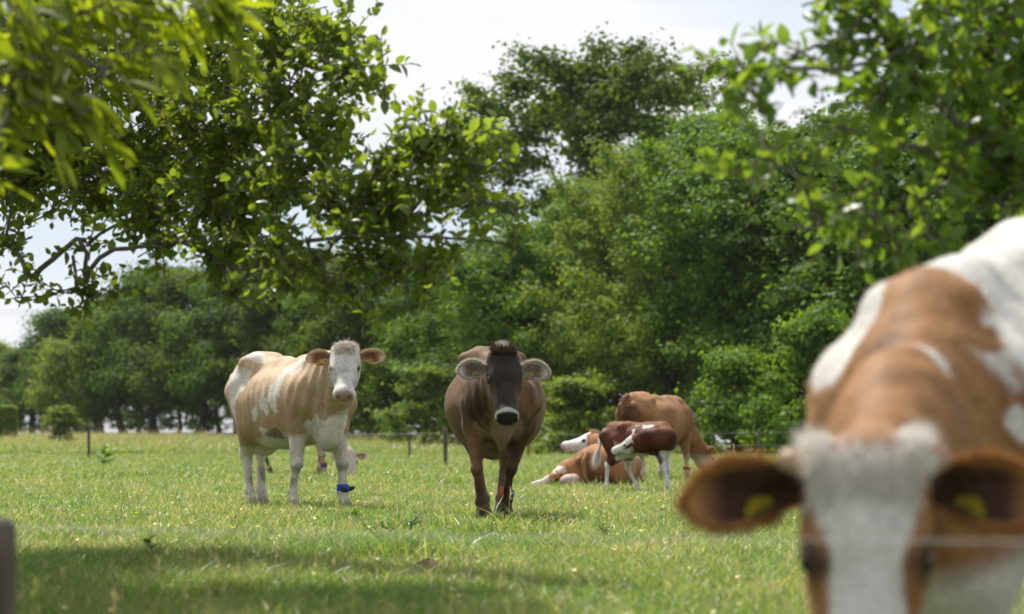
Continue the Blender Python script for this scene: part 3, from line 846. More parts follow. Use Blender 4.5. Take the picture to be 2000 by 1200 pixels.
def hair_mat(name):
    M = Mat(name)
    a = M.n("ShaderNodeAttribute", attribute_name="coat")
    d = M.n("ShaderNodeBsdfPrincipled"); d.inputs["Roughness"].default_value = .5; d.inputs["Specular IOR Level"].default_value = .3
    t = M.n("ShaderNodeBsdfTranslucent")
    M.l(a.outputs["Color"], d.inputs["Base Color"]); M.l(a.outputs["Color"], t.inputs[0])
    mx = M.n("ShaderNodeMixShader"); mx.inputs[0].default_value = .45
    M.l(d.outputs[0], mx.inputs[1]); M.l(t.outputs[0], mx.inputs[2]); M.l(mx.outputs[0], M.out.inputs[0])
    return M.m

COAT = coat_mat("cattle_coat")
HAIR = hair_mat("cattle_hair")
def wet_eye_mat():
    M = Mat("dark_eye"); b = M.n("ShaderNodeBsdfPrincipled")
    b.inputs["Base Color"].default_value = (.008, .006, .005, 1); b.inputs["Roughness"].default_value = .08
    M.l(b.outputs[0], M.out.inputs[0]); return M.m
EYE = wet_eye_mat()
TAG_YELLOW = plain_mat("tag_yellow_plastic", (.56, .46, .02), .5, .12, 30)
TAG_PRINT = plain_mat("tag_black_print", (.03, .03, .02), .6, .1, 30)
BAND_BLUE = plain_mat("blue_webbing", (.02, .075, .36), .7, .25, 90)
BAND_RED = plain_mat("red_webbing", (.55, .07, .03), .7, .2, 90)
BAND_ORANGE = plain_mat("orange_webbing", (.52, .13, .04), .7, .2, 90)
BAND_DARK = plain_mat("dark_buckle_plastic", (.025, .025, .028), .5, .2, 60)
HORN_PALE = plain_mat("pale_horn", (.50, .37, .29), .55, .2, 40)
HORN = plain_mat("horn", (.38, .25, .16), .5, .2, 40)

def strands(name, roots, dirs, length, width, colors, mat, parent, rng, droop=.3, jitter=.35):
    """Real hairs: thin tapered two-segment blades."""
    n = len(roots); roots = np.asarray(roots, float)
    d = unit(np.asarray(dirs, float) + jitter * rng.normal(size=(n, 3)))
    L = (np.asarray(length) * rng.uniform(.6, 1.25, n))[:, None]
    side = unit(np.cross(d, rng.normal(size=(n, 3)))) * width
    m = roots + d * L * .5; t = roots + unit(d + np.array((0, 0, -droop))) * L
    V = np.stack([roots - side, roots + side, m - side * .7, m + side * .7, t], 1).reshape(-1, 3)
    b = np.arange(n)[:, None] * 5
    Q = b + np.array([[0, 1, 3, 2]]); T = b + np.array([[2, 3, 4]])
    c = np.repeat(np.asarray(colors, float) * rng.uniform(.75, 1.15, (n, 1)), 5, 0)
    return mesh_obj(name, np_mesh(name, V, [Q, T], [mat], colors=c), parent)

def ear(root, H, g, col_out, col_in, col_rim, L=.215, W=.066, lift=.0, fwd=.10, rng=None, fringe=500, rim_len=.022, tags=1, face=None, tag_t=.52, hair_col=None, base=(.055, .098, -.085)):
    """Cupped ear growing from the side of the head; opening turned towards `face`."""
    s = H.s
    axis = unit(H.w * g + H.v * (-.10) + H.f * (-lift))
    face = unit(H.v if face is None else np.asarray(face, float))
    face = unit(face - axis * (face @ axis))
    up = unit(np.cross(face, axis)) * g
    if up @ (-H.f) < 0: up = -up
    o = H(base[0], g * base[1], base[2])
    nt, nu = 15, 13
    T = np.linspace(0, 1, nt); U = np.linspace(-1, 1, nu)
    hw = W * s * np.interp(T, [0, .12, .3, .5, .68, .84, .94, 1], [.36, .42, .70, .95, 1.0, .78, .46, .08])
    cup = np.interp(T, [0, .2, .5, .8, 1], [1.15, .95, .62, .38, .1])
    sag = -.10 * T ** 2 * L * s
    pos = np.zeros((nt, nu, 3))
    for i, t in enumerate(T):
        x = np.sin(U * (1.0 + .45 * cup[i])) / math.sin(1.0 + .45 * cup[i]) * hw[i]
        dep = -(1 - U ** 2) * hw[i] * cup[i]
        pos[i] = o + axis * (t * L * s) + up * (x + sag[i])[:, None] + face * (dep + t * fwd * L * s)[:, None]
    th = .006 * s
    inner = pos.reshape(-1, 3); Ng = unit(np.cross(np.gradient(pos, axis=0), np.gradient(pos, axis=1)).reshape(-1, 3))
    if (Ng @ face).mean() < 0: Ng = -Ng
    outer = inner - Ng * th
    V = np.concatenate([inner, outer])
    i = np.arange(nt - 1)[:, None] * nu + np.arange(nu - 1)[None, :]
    q1 = np.stack([i, i + 1, i + nu + 1, i + nu], -1).reshape(-1, 4); q2 = q1[:, ::-1] + nt * nu
    bd = np.concatenate([np.arange(nt) * nu, (nt - 1) * nu + np.arange(1, nu), np.arange(nt - 2, -1, -1) * nu + nu - 1])
    q3 = np.stack([bd[:-1], bd[1:], bd[1:] + nt * nu, bd[:-1] + nt * nu], -1)
    uu = np.abs(np.tile(U, nt)); tt = np.repeat(T, nu)
    e = smoothstep(.60, .97, np.maximum(uu, (tt - .15) * 1.12))[:, None]
    nz = vnoise(inner, 60, 5)[:, None]
    shade = np.asarray(col_in) * (.75 + .5 * nz)
    inn = np.clip(shade * (1 - e) + np.asarray(col_rim) * e, 0, 1)
    cols = np.concatenate([inn, np.asarray(col_out)[None] * np.ones((nt * nu, 1)) * (.85 + .3 * nz)])
    eo = mesh_obj("ear", np_mesh("ear", V, [q1, q2, q3], [COAT], smooth=True, colors=cols), root)
    if fringe:
        # rim hairs and the long hairs growing across the opening from the head end
        seg = np.linalg.norm(np.diff(inner[bd], axis=0), axis=1); seg[:4] *= .2; seg[-4:] *= .2
        k = rng.choice(len(bd) - 1, fringe, p=seg / seg.sum())
        fr = rng.uniform(0, 1, (fringe, 1)); r0 = inner[bd[k]] * (1 - fr) + inner[bd[k + 1]] * fr
        cen = o + axis * (L * s * .45)
        strands("ear_fringe", r0, unit(r0 - cen) + .25 * face, rim_len * s, .0013, np.repeat([col_rim], fringe, 0), HAIR, eo, rng, .1, .45)
        n2 = fringe // 2
        ti = rng.integers(0, 6, n2); ui = rng.integers(1, nu - 1, n2); r1 = pos[ti, ui]
        strands("ear_hair", r1, axis * .8 + face * .6, .055 * s, .0014, np.repeat([np.asarray(col_rim) * .8 if hair_col is None else np.asarray(hair_col)], n2, 0), HAIR, eo, rng, .15, .3)
    for j in range(tags):
        t = tag_t + .03 * j
        i0 = int(t * (nt - 1)); a = pos[i0, 3] * .6 + pos[i0, 4] * .4 + face * .012 * s
        ex = unit(axis * .96 + face * .18); ez = np.array((0, 0, -1.0)); ez = unit(ez - ex * (ez @ ex)); en = np.cross(ex, ez)
        if en @ face < 0: en = -en
        w, h, b = .031 * s, .030 * s, .0016
        c = a + ez * .006
        V = []
        for dn in (-b, b):
            V += [c - ex * w * .55 - ez * h + en * dn, c + ex * w * .55 - ez * h + en * dn, c + ex * w + en * dn - ez * h * .3, c + ex * w + ez * h + en * dn, c - ex * w + ez * h + en * dn, c - ex * w - ez * h * .3 + en * dn]
        Fq = [[[0, 1, 2, 3], [0, 3, 4, 5], [9, 8, 7, 6], [11, 10, 9, 6]], [[m, (m + 1) % 6, (m + 1) % 6 + 6, m + 6] for m in range(6)]]
        tg = mesh_obj("ear_tag", np_mesh("ear_tag", np.array(V), np.array(Fq[0] + Fq[1]), [TAG_YELLOW]), eo)
        PV, PQ = [], []
        for m in range(4):     # worn number print
            x0 = (-.7 + m * .38) * w; x1 = x0 + .24 * w; y0, y1 = -.05 * h, .55 * h
            bb = len(PV); PV += [c + ex * x + ez * y + en * (b + .0012) for x, y in ((x0, y0), (x1, y0), (x1, y1), (x0, y1))]; PQ.append([bb, bb + 1, bb + 2, bb + 3])
        mesh_obj("tag_print", np_mesh("tag_print", np.array(PV), np.array(PQ), [TAG_PRINT]), tg)
    return eo

def ring_band(name, c, axis, r, h, mat, root, thick=.006, arc=(0, 2 * math.pi), squash=1.0):
    axis = unit(axis); ref = np.array((0, 1.0, 0)) if abs(axis[1]) < .8 else np.array((1.0, 0, 0))
    A = unit(np.cross(axis, ref)); Bv = np.cross(axis, A)
    full = arc[1] - arc[0] > 6.2
    n = 20; ang = np.linspace(arc[0], arc[1], n, endpoint=not full)
    prof = [(-h, 0), (-h * .85, thick), (h * .85, thick), (h, 0)]
    V = np.array([[c + (r + q) * (math.cos(a) * A + squash * math.sin(a) * Bv) + axis * p for p, q in prof] for a in ang]).reshape(-1, 3)
    m = n if full else n - 1
    Q = np.array([[i * 4 + j, ((i + 1) % n) * 4 + j, ((i + 1) % n) * 4 + j + 1, i * 4 + j + 1] for i in range(m) for j in range(3)])
    return mesh_obj(name, np_mesh(name, V, Q, [mat], smooth=True), root)

def eyes(root, H, lid, wide=1.0):
    for g in (-1, 1):
        c = H(.215, g * .104 * wide, -.066); s = H.s
        me = bpy.data.meshes.new("eye")
        U, Vv = np.meshgrid(np.linspace(0, 2 * math.pi, 14, endpoint=False), np.linspace(0, math.pi, 9))
        r = .0235 * s
        P = c + r * (np.sin(Vv) * np.cos(U))[..., None] * H.f * 1.15 + r * (np.sin(Vv) * np.sin(U))[..., None] * H.v + r * np.cos(Vv)[..., None] * H.w
        i = np.arange(8)[:, None] * 14 + np.arange(14)[None, :]; j = np.arange(8)[:, None] * 14 + (np.arange(14)[None, :] + 1) % 14
        e = mesh_obj("eye", np_mesh("eye", P.reshape(-1, 3), np.stack([i, j, j + 14, i + 14], -1).reshape(-1, 4), [EYE], smooth=True), root)
        t = np.linspace(-.15, 3.3, 9)      # heavy upper lid with lashes
        pts = [H(.215 - .029 * math.sin(a) , g * (.113 + .008 * math.sin(a)) * wide, -.068 + .029 * math.cos(a)) for a in t]
        v, q = tube_arrays([(np.array(pts), np.full(9, .0062 * s))], 6)
        mesh_obj("eyelid", np_mesh("eyelid", v, q, [COAT], smooth=True, colors=np.repeat([lid], len(v), 0)), e)

def tail_obj(root, pts, r0, r1, col, tuft_col, rng, tuft=.16, n=500):
    P = np.array(pts, float)
    t = np.linspace(0, 1, len(P)); tt = np.linspace(0, 1, 18)
    Ps = np.stack([np.interp(tt, t, P[:, i]) for i in range(3)], 1)
    for _ in range(2): Ps[1:-1] = (Ps[:-2] + 2 * Ps[1:-1] + Ps[2:]) / 4
    v, q = tube_arrays([(Ps, np.linspace(r0, r1, 18))], 8)
    o = mesh_obj("tail", np_mesh("tail", v, q, [COAT], smooth=True, colors=np.repeat([col], len(v), 0)), root)
    if n:
        f = rng.uniform(.72, 1, n); rt = np.stack([np.interp(f, tt, Ps[:, i]) for i in range(3)], 1)
        strands("tail_switch", rt, np.repeat([unit(Ps[-1] - Ps[-5])], n, 0), tuft, .002, np.repeat([tuft_col], n, 0), HAIR, o, rng, .3, .22)
    return o

def cow_mesh(root, B, vox, coat, H, relief=None):
    V, F = B.build(vox)
    N = vert_normals(V, F)
    if relief is not None:
        V = V + N * relief(V)[:, None]
    hq = H.inv(V)
    C = np.clip(coat(V, hq, N), 0, 1)
    o = mesh_obj("body", np_mesh("body", V, F, [COAT], smooth=True, colors=C), root)
    return o, V, N, hq, C

def body_fur(root, V, N, C, rng, n, length=.009, width=.0009, mask=None):
    p = np.ones(len(V)) if mask is None else mask.astype(float)
    k = rng.choice(len(V), n, p=p / p.sum())
    back = np.array((-.6, 0, -.8))
    strands("short_coat_hair", V[k] + rng.normal(size=(n, 3)) * .004, N[k] * .30 + back * .85, length, width, np.clip(C[k] * 1.25 + .01, 0, .9), HAIR, root, rng, .15, .22)

def head_zone(hq):
    """1 on the head, fading to 0 on the neck."""
    return smoothstep(-.01, .03, hq[:, 0] + .72 * np.minimum(hq[:, 2] + .09, 0)) * smoothstep(-.300, -.275, hq[:, 2] - .30 * np.maximum(hq[:, 0] - .17, 0)) * smoothstep(.165, .135, np.abs(hq[:, 1])) * (hq[:, 2] < .2) * (hq[:, 0] < .8)

def mix(a, b, t):
    t = np.asarray(t)[:, None]; return np.asarray(a) * (1 - t) + np.asarray(b) * t

def patch(V, c, r, noise=.35, scale=7, seed=1):
    """Soft-edged irregular coat patch around c with radii r."""
    d = np.sqrt((((V - np.array(c)) / np.array(r)) ** 2).sum(1))
    d = d + noise * 2 * (fbm(V, scale, seed) - .5) + .14 * (vnoise(V * np.array((1, 1, .6)), 60, seed) - .5)
    return smoothstep(1.10, .90, d)

def ribs(V, amp=.003, x0=-.42, x1=.32, z0=.72, z1=1.28):
    m = smoothstep(x0, x0 + .15, V[:, 0]) * smoothstep(x1, x1 - .1, V[:, 0]) * smoothstep(z0, z0 + .15, V[:, 2]) * smoothstep(z1, z1 - .12, V[:, 2])
    return amp * m * np.sin((V[:, 0] + .22 * (V[:, 2] - 1)) * 2 * math.pi / .105)

def muscle(V, seed, amp=.010):
    return amp * 2 * (fbm(V * np.array((1, 1, .7)), 5.5, seed, 2) - .5)

def rz_of(h): return math.atan2(h[1], h[0])
# ---- the cream and tan cow with the blue ankle strap
def cow_tan_pied():
    rng = np.random.default_rng(11)
    h = unit((.57, -.82)); S = 1.07
    root = empty("cow", (-2.19, 23.9, 0), rz_of(h)); root.scale = (S,) * 3
    tag(root, "tan and cream pied cow with white face and blue ankle strap, watching the camera", "cow", "cattle in the pasture")
    B = Blob()
    trunk_prims(B, 1.0, hook=(.22, 1.37))
    hd = unit((.84, -.54)); H = Frame((1.05, -.05, 1.485), (hd[0] * .60, hd[1] * .60, -.80), (hd[0], hd[1], .4), .99, .03)
    head_prims(B, H, 1.08, 1.07)
    neck_prims(B, H, brisket=(.72, 0, .86))
    B.ell((.69, 0, .71), (.15, .11, .16), .1)
    B.chain([(.76, 0, .80), (.74, 0, .66), (.66, 0, .58)], [.07, .05, .035], .07)
    fore_leg(B, -1, (.48, -.20, .78), (.47, -.215, .44), (.43, -.22, .17), (.47, -.225, .045))
    fore_leg(B, 1, (.52, .19, .78), (.58, .20, .44), (.60, .20, .17), (.65, .20, .045))
    hind_leg(B, -1, (-.38, -.21, .78), (-.62, -.14, .52), (-.55, -.13, .17), (-.50, -.13, .045))
    hind_leg(B, 1, (-.44, .22, .78), (-.80, .12, .52), (-.74, .10, .17), (-.69, .10, .045))
    for g in (-1, 1): B.ball(H(.015, g * .105, -.035), .028, .02)
    TAN, WH, MUD = (.43, .265, .130), (.66, .60, .50), (.115, .090, .060)
    def coat(V, hq, N):
        x, y, z = V.T
        tone = fbm(V, 3.0, 2)
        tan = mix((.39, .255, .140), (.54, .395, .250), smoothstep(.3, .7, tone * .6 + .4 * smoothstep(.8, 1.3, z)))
        w = np.zeros(len(V))
        side = smoothstep(.1, -.05, y)                                            # flank turned to the camera
        w = np.maximum(w, smoothstep(.74, .66, z + .10 * (fbm(V, 6, 4) - .5) + .10 * smoothstep(.2, -.5, x)))   # legs and underline
        w = np.maximum(w, patch(V, (.78, .02, .74), (.24, .27, .15), .7, 7, 5))    # brisket
        w = np.maximum(w, np.maximum(patch(V, (-.80, 0, 1.36), (.36, .20, .16), .8, 8, 6), patch(V, (-.60, -.14, 1.42), (.34, .07, .07), .9, 9, 16)))   # rump
        w = np.maximum(w, patch(V, (-.92, -.16, 1.0), (.10, .3, .5), 1.0, 8, 7))    # back of thigh
        w = np.maximum(w, patch(V, (-.50, -.26, 1.12), (.10, .3, .26), 1.1, 9, 8))
        w = np.maximum(w, patch(V, (.26 - .0, -.28, 1.16), (.07, .3, .24), 1.2, 10, 9))
        w = np.maximum(w, patch(V, (.12, -.36, .98), (.06, .3, .10), 1.2, 11, 10))
        w = np.maximum(w, patch(V, (-.02, -.36, .90), (.06, .3, .07), 1.2, 11, 12))
        w = np.maximum(w, patch(V, (.05, -.36, .72), (.07, .3, .06), 1.2, 11, 13))
        w = np.maximum(w, patch(V, (.42, -.15, 1.30), (.10, .2, .12), .9, 9, 14))
        c = mix(tan, np.array(WH) * (.9 + .15 * tone[:, None]), w)
        hz = head_zone(hq)
        face = mix((.67, .63, .57), (.45, .41, .36), smoothstep(.56, .72, fbm(V, 16, 21)) * .8)
        c = mix(c, face, hz)
        pink = smoothstep(.495, .52, hq[:, 0]) * smoothstep(-.135, -.12, hq[:, 2]) * smoothstep(.085, .07, np.abs(hq[:, 1]))
        c = mix(c, (.40, .26, .225), hz * pink)
        c = mix(c, (.10, .06, .05), hz * smoothstep(.024, .014, np.sqrt(((hq - [.545, 0, -.06]) ** 2)[:, 0] + (np.abs(hq[:, 1]) - .050) ** 2 + (hq[:, 2] + .062) ** 2)))
        eye = np.sqrt((hq[:, 0] - .225) ** 2 + ((hq[:, 2] + .085) * 1.2) ** 2)
        c = mix(c, (.22, .17, .13), hz * smoothstep(.05, .02, eye) * .8)
        c = mix(c, (.30, .26, .20), hz * smoothstep(.3, .36, hq[:, 0]) * smoothstep(.46, .40, hq[:, 0]) * smoothstep(.05, .08, np.abs(hq[:, 1])) * .35)
        m = smoothstep(.47, .64, fbm(V, 9, 31)) * smoothstep(.62, .22, z) * .85
        m = np.maximum(m, smoothstep(.14, .06, z) * .8)
        m = np.maximum(m, patch(V, (.20, -.33, .70), (.12, .2, .045), 1.2, 14, 33))
        for kx, ky in ((.47, -.215), (.58, .20)):
            m = np.maximum(m, patch(V, (kx + .03, ky, .40), (.06, .05, .045), 1.5, 18, 35) * .5)
        m = np.maximum(m, patch(V, (-.86, -.12, 1.30), (.13, .10, .025), .7, 12, 36) * .8)
        m = np.maximum(m, patch(V, (-.95, -.15, 1.12), (.06, .2, .06), .7, 12, 37) * .6)
        c = mix(c, MUD, m * .75)
        return c
    def relief(V):
        r = ribs(V, .004) + muscle(V, 4, .012)
        nk = smoothstep(.45, .55, V[:, 0]) * smoothstep(1.0, .9, V[:, 0]) * smoothstep(.8, .95, V[:, 2])
        return r + nk * .007 * np.sin((V[:, 0] * .9 - V[:, 2] * .25 + V[:, 1] * .5) * 55)
    bo, V, N, hq, C = cow_mesh(root, B, .0125, coat, H, relief)
    body_fur(root, V, N, C, rng, 26000)
    eyes(root, H, (.30, .24, .19), 1.07)
    for g in (-1, 1):
        ear(root, H, g, (.45, .27, .13), (.20, .075, .035), (.62, .45, .28), L=.25, W=.072, lift=.06, rng=rng, fringe=700, face=H.v + .1 * H.f)
    z = (hq[:, 0] < .085) & (np.abs(hq[:, 1]) < .09) & (hq[:, 2] > -.05) & (hq[:, 0] > -.08)
    k = rng.choice(np.flatnonzero(z), 1500)
    strands("forelock", V[k], H.f * .9 + N[k] * .55, .062, .0016, np.repeat([(.66, .60, .52)], 1500, 0), HAIR, root, rng, .25, .32)
    for g in (-1, 1):
        pts = np.array([H(.03, g * .09, -.05), H(.015, g * .113, -.04), H(.0, g * .122, -.035)])
        tube_obj("horn_stub", [(pts, [.024, .020, .010])], HORN, root, 8)
    # collar: dark strap with yellow blocks, seen beside the jaw
    cpts = []
    c0 = H(.10, 0, -.20) * .62 + np.array((.62, -.03, 1.10)) * .38
    nax = unit(H(.1, 0, -.2) - np.array((.60, 0, 1.06)))
    ring_band("collar", c0, nax, .155, .016, BAND_DARK, root, .006, squash=.72)
    for a0 in (-.2, .25, .7, 1.6, 2.4, 3.3, 3.75, 4.5):
        ring_band("collar_block", c0, nax, .160, .020, TAG_YELLOW, root, .009, (a0, a0 + .32), .72)
    # ankle strap with its loose dark tab
    ring_band("ankle_strap", np.array((.601, .20, .205)), (0, 0, 1), .044, .040, BAND_BLUE, root, .012)
    sx = ring_band("strap_buckle", np.array((.601, .20, .195)), (0, 0, 1), .056, .022, BAND_DARK, root, .012, (2.4, 3.2))
    tab = np.array([(.58, .25, .20), (.59, .28, .203), (.60, .31, .207), (.605, .33, .217)])
    v, q = tube_arrays([(tab, [.018, .022, .018, .006])], 4)
    mesh_obj("strap_tab", np_mesh("strap_tab", v, q, [BAND_DARK]), root)
    tail_obj(root, [(-.86, .0, 1.36), (-.96, .01, 1.30), (-.985, .02, 1.05), (-.95, .05, .75), (-.93, .06, .50)], .034, .016, (.55, .47, .36), (.5, .45, .36), rng)
cow_tan_pied()

# ---- the dark brown cow walking straight on
def cow_brown():
    rng = np.random.default_rng(12)
    h = unit((.075, -1)); S = 1.02
    root = empty("cow", (-.135, 20.75, 0), rz_of(h)); root.scale = (S,) * 3
    tag(root, "dark brown cow with white-rimmed ears and muzzle walking straight towards the camera", "cow", "cattle in the pasture")
    B = Blob()
    trunk_prims(B, 1.08, belly=1.15, hook=(.245, 1.385))
    B.ell((-.1, 0, .98), (.62, .40, .33), .1)
    H = Frame((1.02, -.01, 1.395), (.47, .03, -.88), (1, 0, .4), 1.12, -.05)
    head_prims(B, H, .96)
    neck_prims(B, H, brisket=(.70, 0, .90), fat=1.02)
    B.chain([(.73, .0, .88), (.72, .0, .72), (.67, .0, .55)], [.075, .05, .028], .07)     # hanging brisket
    fore_leg(B, -1, (.50, -.215, .80), (.60, -.20, .45), (.62, -.165, .17), (.68, -.16, .045), t=.98)
    fore_leg(B, 1, (.46, .20, .80), (.50, .085, .44), (.40, .06, .19), (.44, .055, .045), t=.98)
    hind_leg(B, -1, (-.40, -.22, .78), (-.62, -.13, .52), (-.50, -.065, .17), (-.45, -.06, .045), t=.95)
    hind_leg(B, 1, (-.48, .22, .78), (-.92, .14, .52), (-.92, .10, .17), (-.87, .10, .045))
    B.ell((.70, -.16, 1.02), (.10, .09, .14), .08)      # point of the near shoulder
    B.ell((.70, .16, 1.02), (.10, .09, .14), .08)
    def coat(V, hq, N):
        x, y, z = V.T
        t = .55 * fbm(V * np.array((1, 1, .45)), 5, 3) + .45 * fbm(V * np.array((1, 1, .22)), 15, 43)
        base = mix((.068, .033, .015), (.208, .116, .054), smoothstep(.34, .66, t))
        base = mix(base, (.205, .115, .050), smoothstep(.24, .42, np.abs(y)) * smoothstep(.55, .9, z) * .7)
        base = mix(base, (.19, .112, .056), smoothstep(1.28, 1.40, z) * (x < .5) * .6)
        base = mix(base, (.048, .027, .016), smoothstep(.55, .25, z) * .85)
        base = mix(base, (.055, .032, .022), patch(V, (.66, -.20, 1.02), (.15, .12, .20), .3, 6, 4) * .6)
        base = mix(base, (.26, .185, .115), patch(V, (.70, 0, .74), (.2, .17, .14), 1.0, 9, 8) * .75)
        base = mix(base, (.22, .15, .09), smoothstep(.25, -.2, x) * smoothstep(.6, .3, z) * .7)
        hz = head_zone(hq)
        hf, hw, hv = hq.T
        dark = mix((.026, .017, .013), (.058, .037, .026), fbm(V, 20, 5))
        side = smoothstep(.075, .11, np.abs(hw)) * smoothstep(-.06, -.14, hv)
        fc = mix(dark, (.155, .098, .058), side)
        fc = mix(fc, (.13, .08, .045), smoothstep(.22, .30, hf) * smoothstep(.058, .078, np.abs(hw)) * smoothstep(.45, .38, hf) * .75)
        c = mix(base, fc, hz)
        muz = smoothstep(.462, .480, hf + .012 * np.cos(hw * 30) + .15 * smoothstep(-.10, -.17, hv) * 0)
        c = mix(c, (.54, .50, .44), hz * muz)
        nosepad = smoothstep(.487, .503, hf + .05 * smoothstep(.055, .0, np.abs(hw)) * 0) * smoothstep(-.140, -.125, hv) * smoothstep(.083, .072, np.abs(hw))
        c = mix(c, (.020, .018, .019), hz * nosepad)
        c = mix(c, (.33, .27, .21), hz * smoothstep(.030, .018, np.sqrt((hf - .245) ** 2 + (hv + .10) ** 2)) * .35)
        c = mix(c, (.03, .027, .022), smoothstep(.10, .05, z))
        return c
    def relief(V):
        x, y, z = V.T
        f = smoothstep(.35, .5, x) * smoothstep(1.0, .85, x) * smoothstep(.75, .95, z)
        return ribs(V, .0018) + muscle(V, 7, .013) + f * .006 * np.sin((y * 1.1 + x * .5 + .1 * z) * 60)
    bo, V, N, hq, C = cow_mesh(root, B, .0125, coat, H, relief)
    body_fur(root, V, N, C, rng, 26000)
    eyes(root, H, (.035, .024, .018))
    for g in (-1, 1):
        ear(root, H, g, (.17, .105, .06), (.17, .115, .08), (.66, .60, .51), L=.222, W=.066, lift=(.06 if g < 0 else -.01), rng=rng, fringe=1500, rim_len=.030, face=H.v + .15 * H.f, tag_t=.46, base=(.105, .10, -.085))
    z = (hq[:, 0] < .05) & (np.abs(hq[:, 1]) < .085) & (hq[:, 2] > -.06) & (hq[:, 0] > -.10)
    k = rng.choice(np.flatnonzero(z), 1700)
    strands("forelock", V[k], N[k] * .8 - H.f * .25, .045, .0016, np.repeat([(.085, .05, .032)], 1700, 0), HAIR, root, rng, .05, .35)
    z = (np.abs(hq[:, 1]) < .045) & (hq[:, 0] < .0) & (hq[:, 0] > -.10) & (hq[:, 2] > -.10) & (hq[:, 1] < .03)
    k = rng.choice(np.flatnonzero(z), 500)
    strands("pale_poll_hair", V[k], N[k] * .6 - H.f * .9, .055, .0020, np.repeat([(.62, .57, .50)], 500, 0), HAIR, root, rng, .1, .3)
    nax = unit(H(.1, 0, -.2) - np.array((.60, 0, 1.04))); c0 = H(.12, 0, -.20) * .6 + np.array((.64, 0, 1.06)) * .4
    ring_band("collar", c0, nax, .175, .013, BAND_DARK, root, .006, squash=.75)
    for a0 in (0, .5, 1.3, 2.2, 2.9, 3.6, 4.6):
        ring_band("collar_block", c0, nax, .180, .015, TAG_YELLOW, root, .008, (a0, a0 + .36), .75)
    ring_band("ankle_strap", np.array((.412, .062, .235)), (.1, 0, 1), .046, .030, BAND_BLUE, root, .010, (-2.6, .9))
    ring_band("ankle_strap", np.array((.412, .062, .25)), (.1, 0, 1), .050, .045, BAND_ORANGE, root, .012, (.9, 2.6))
    tail_obj(root, [(-.84, .0, 1.36), (-.96, .0, 1.30), (-1.0, .03, 1.0), (-.98, .05, .6)], .034, .016, (.12, .07, .04), (.05, .03, .02), rng)
cow_brown()
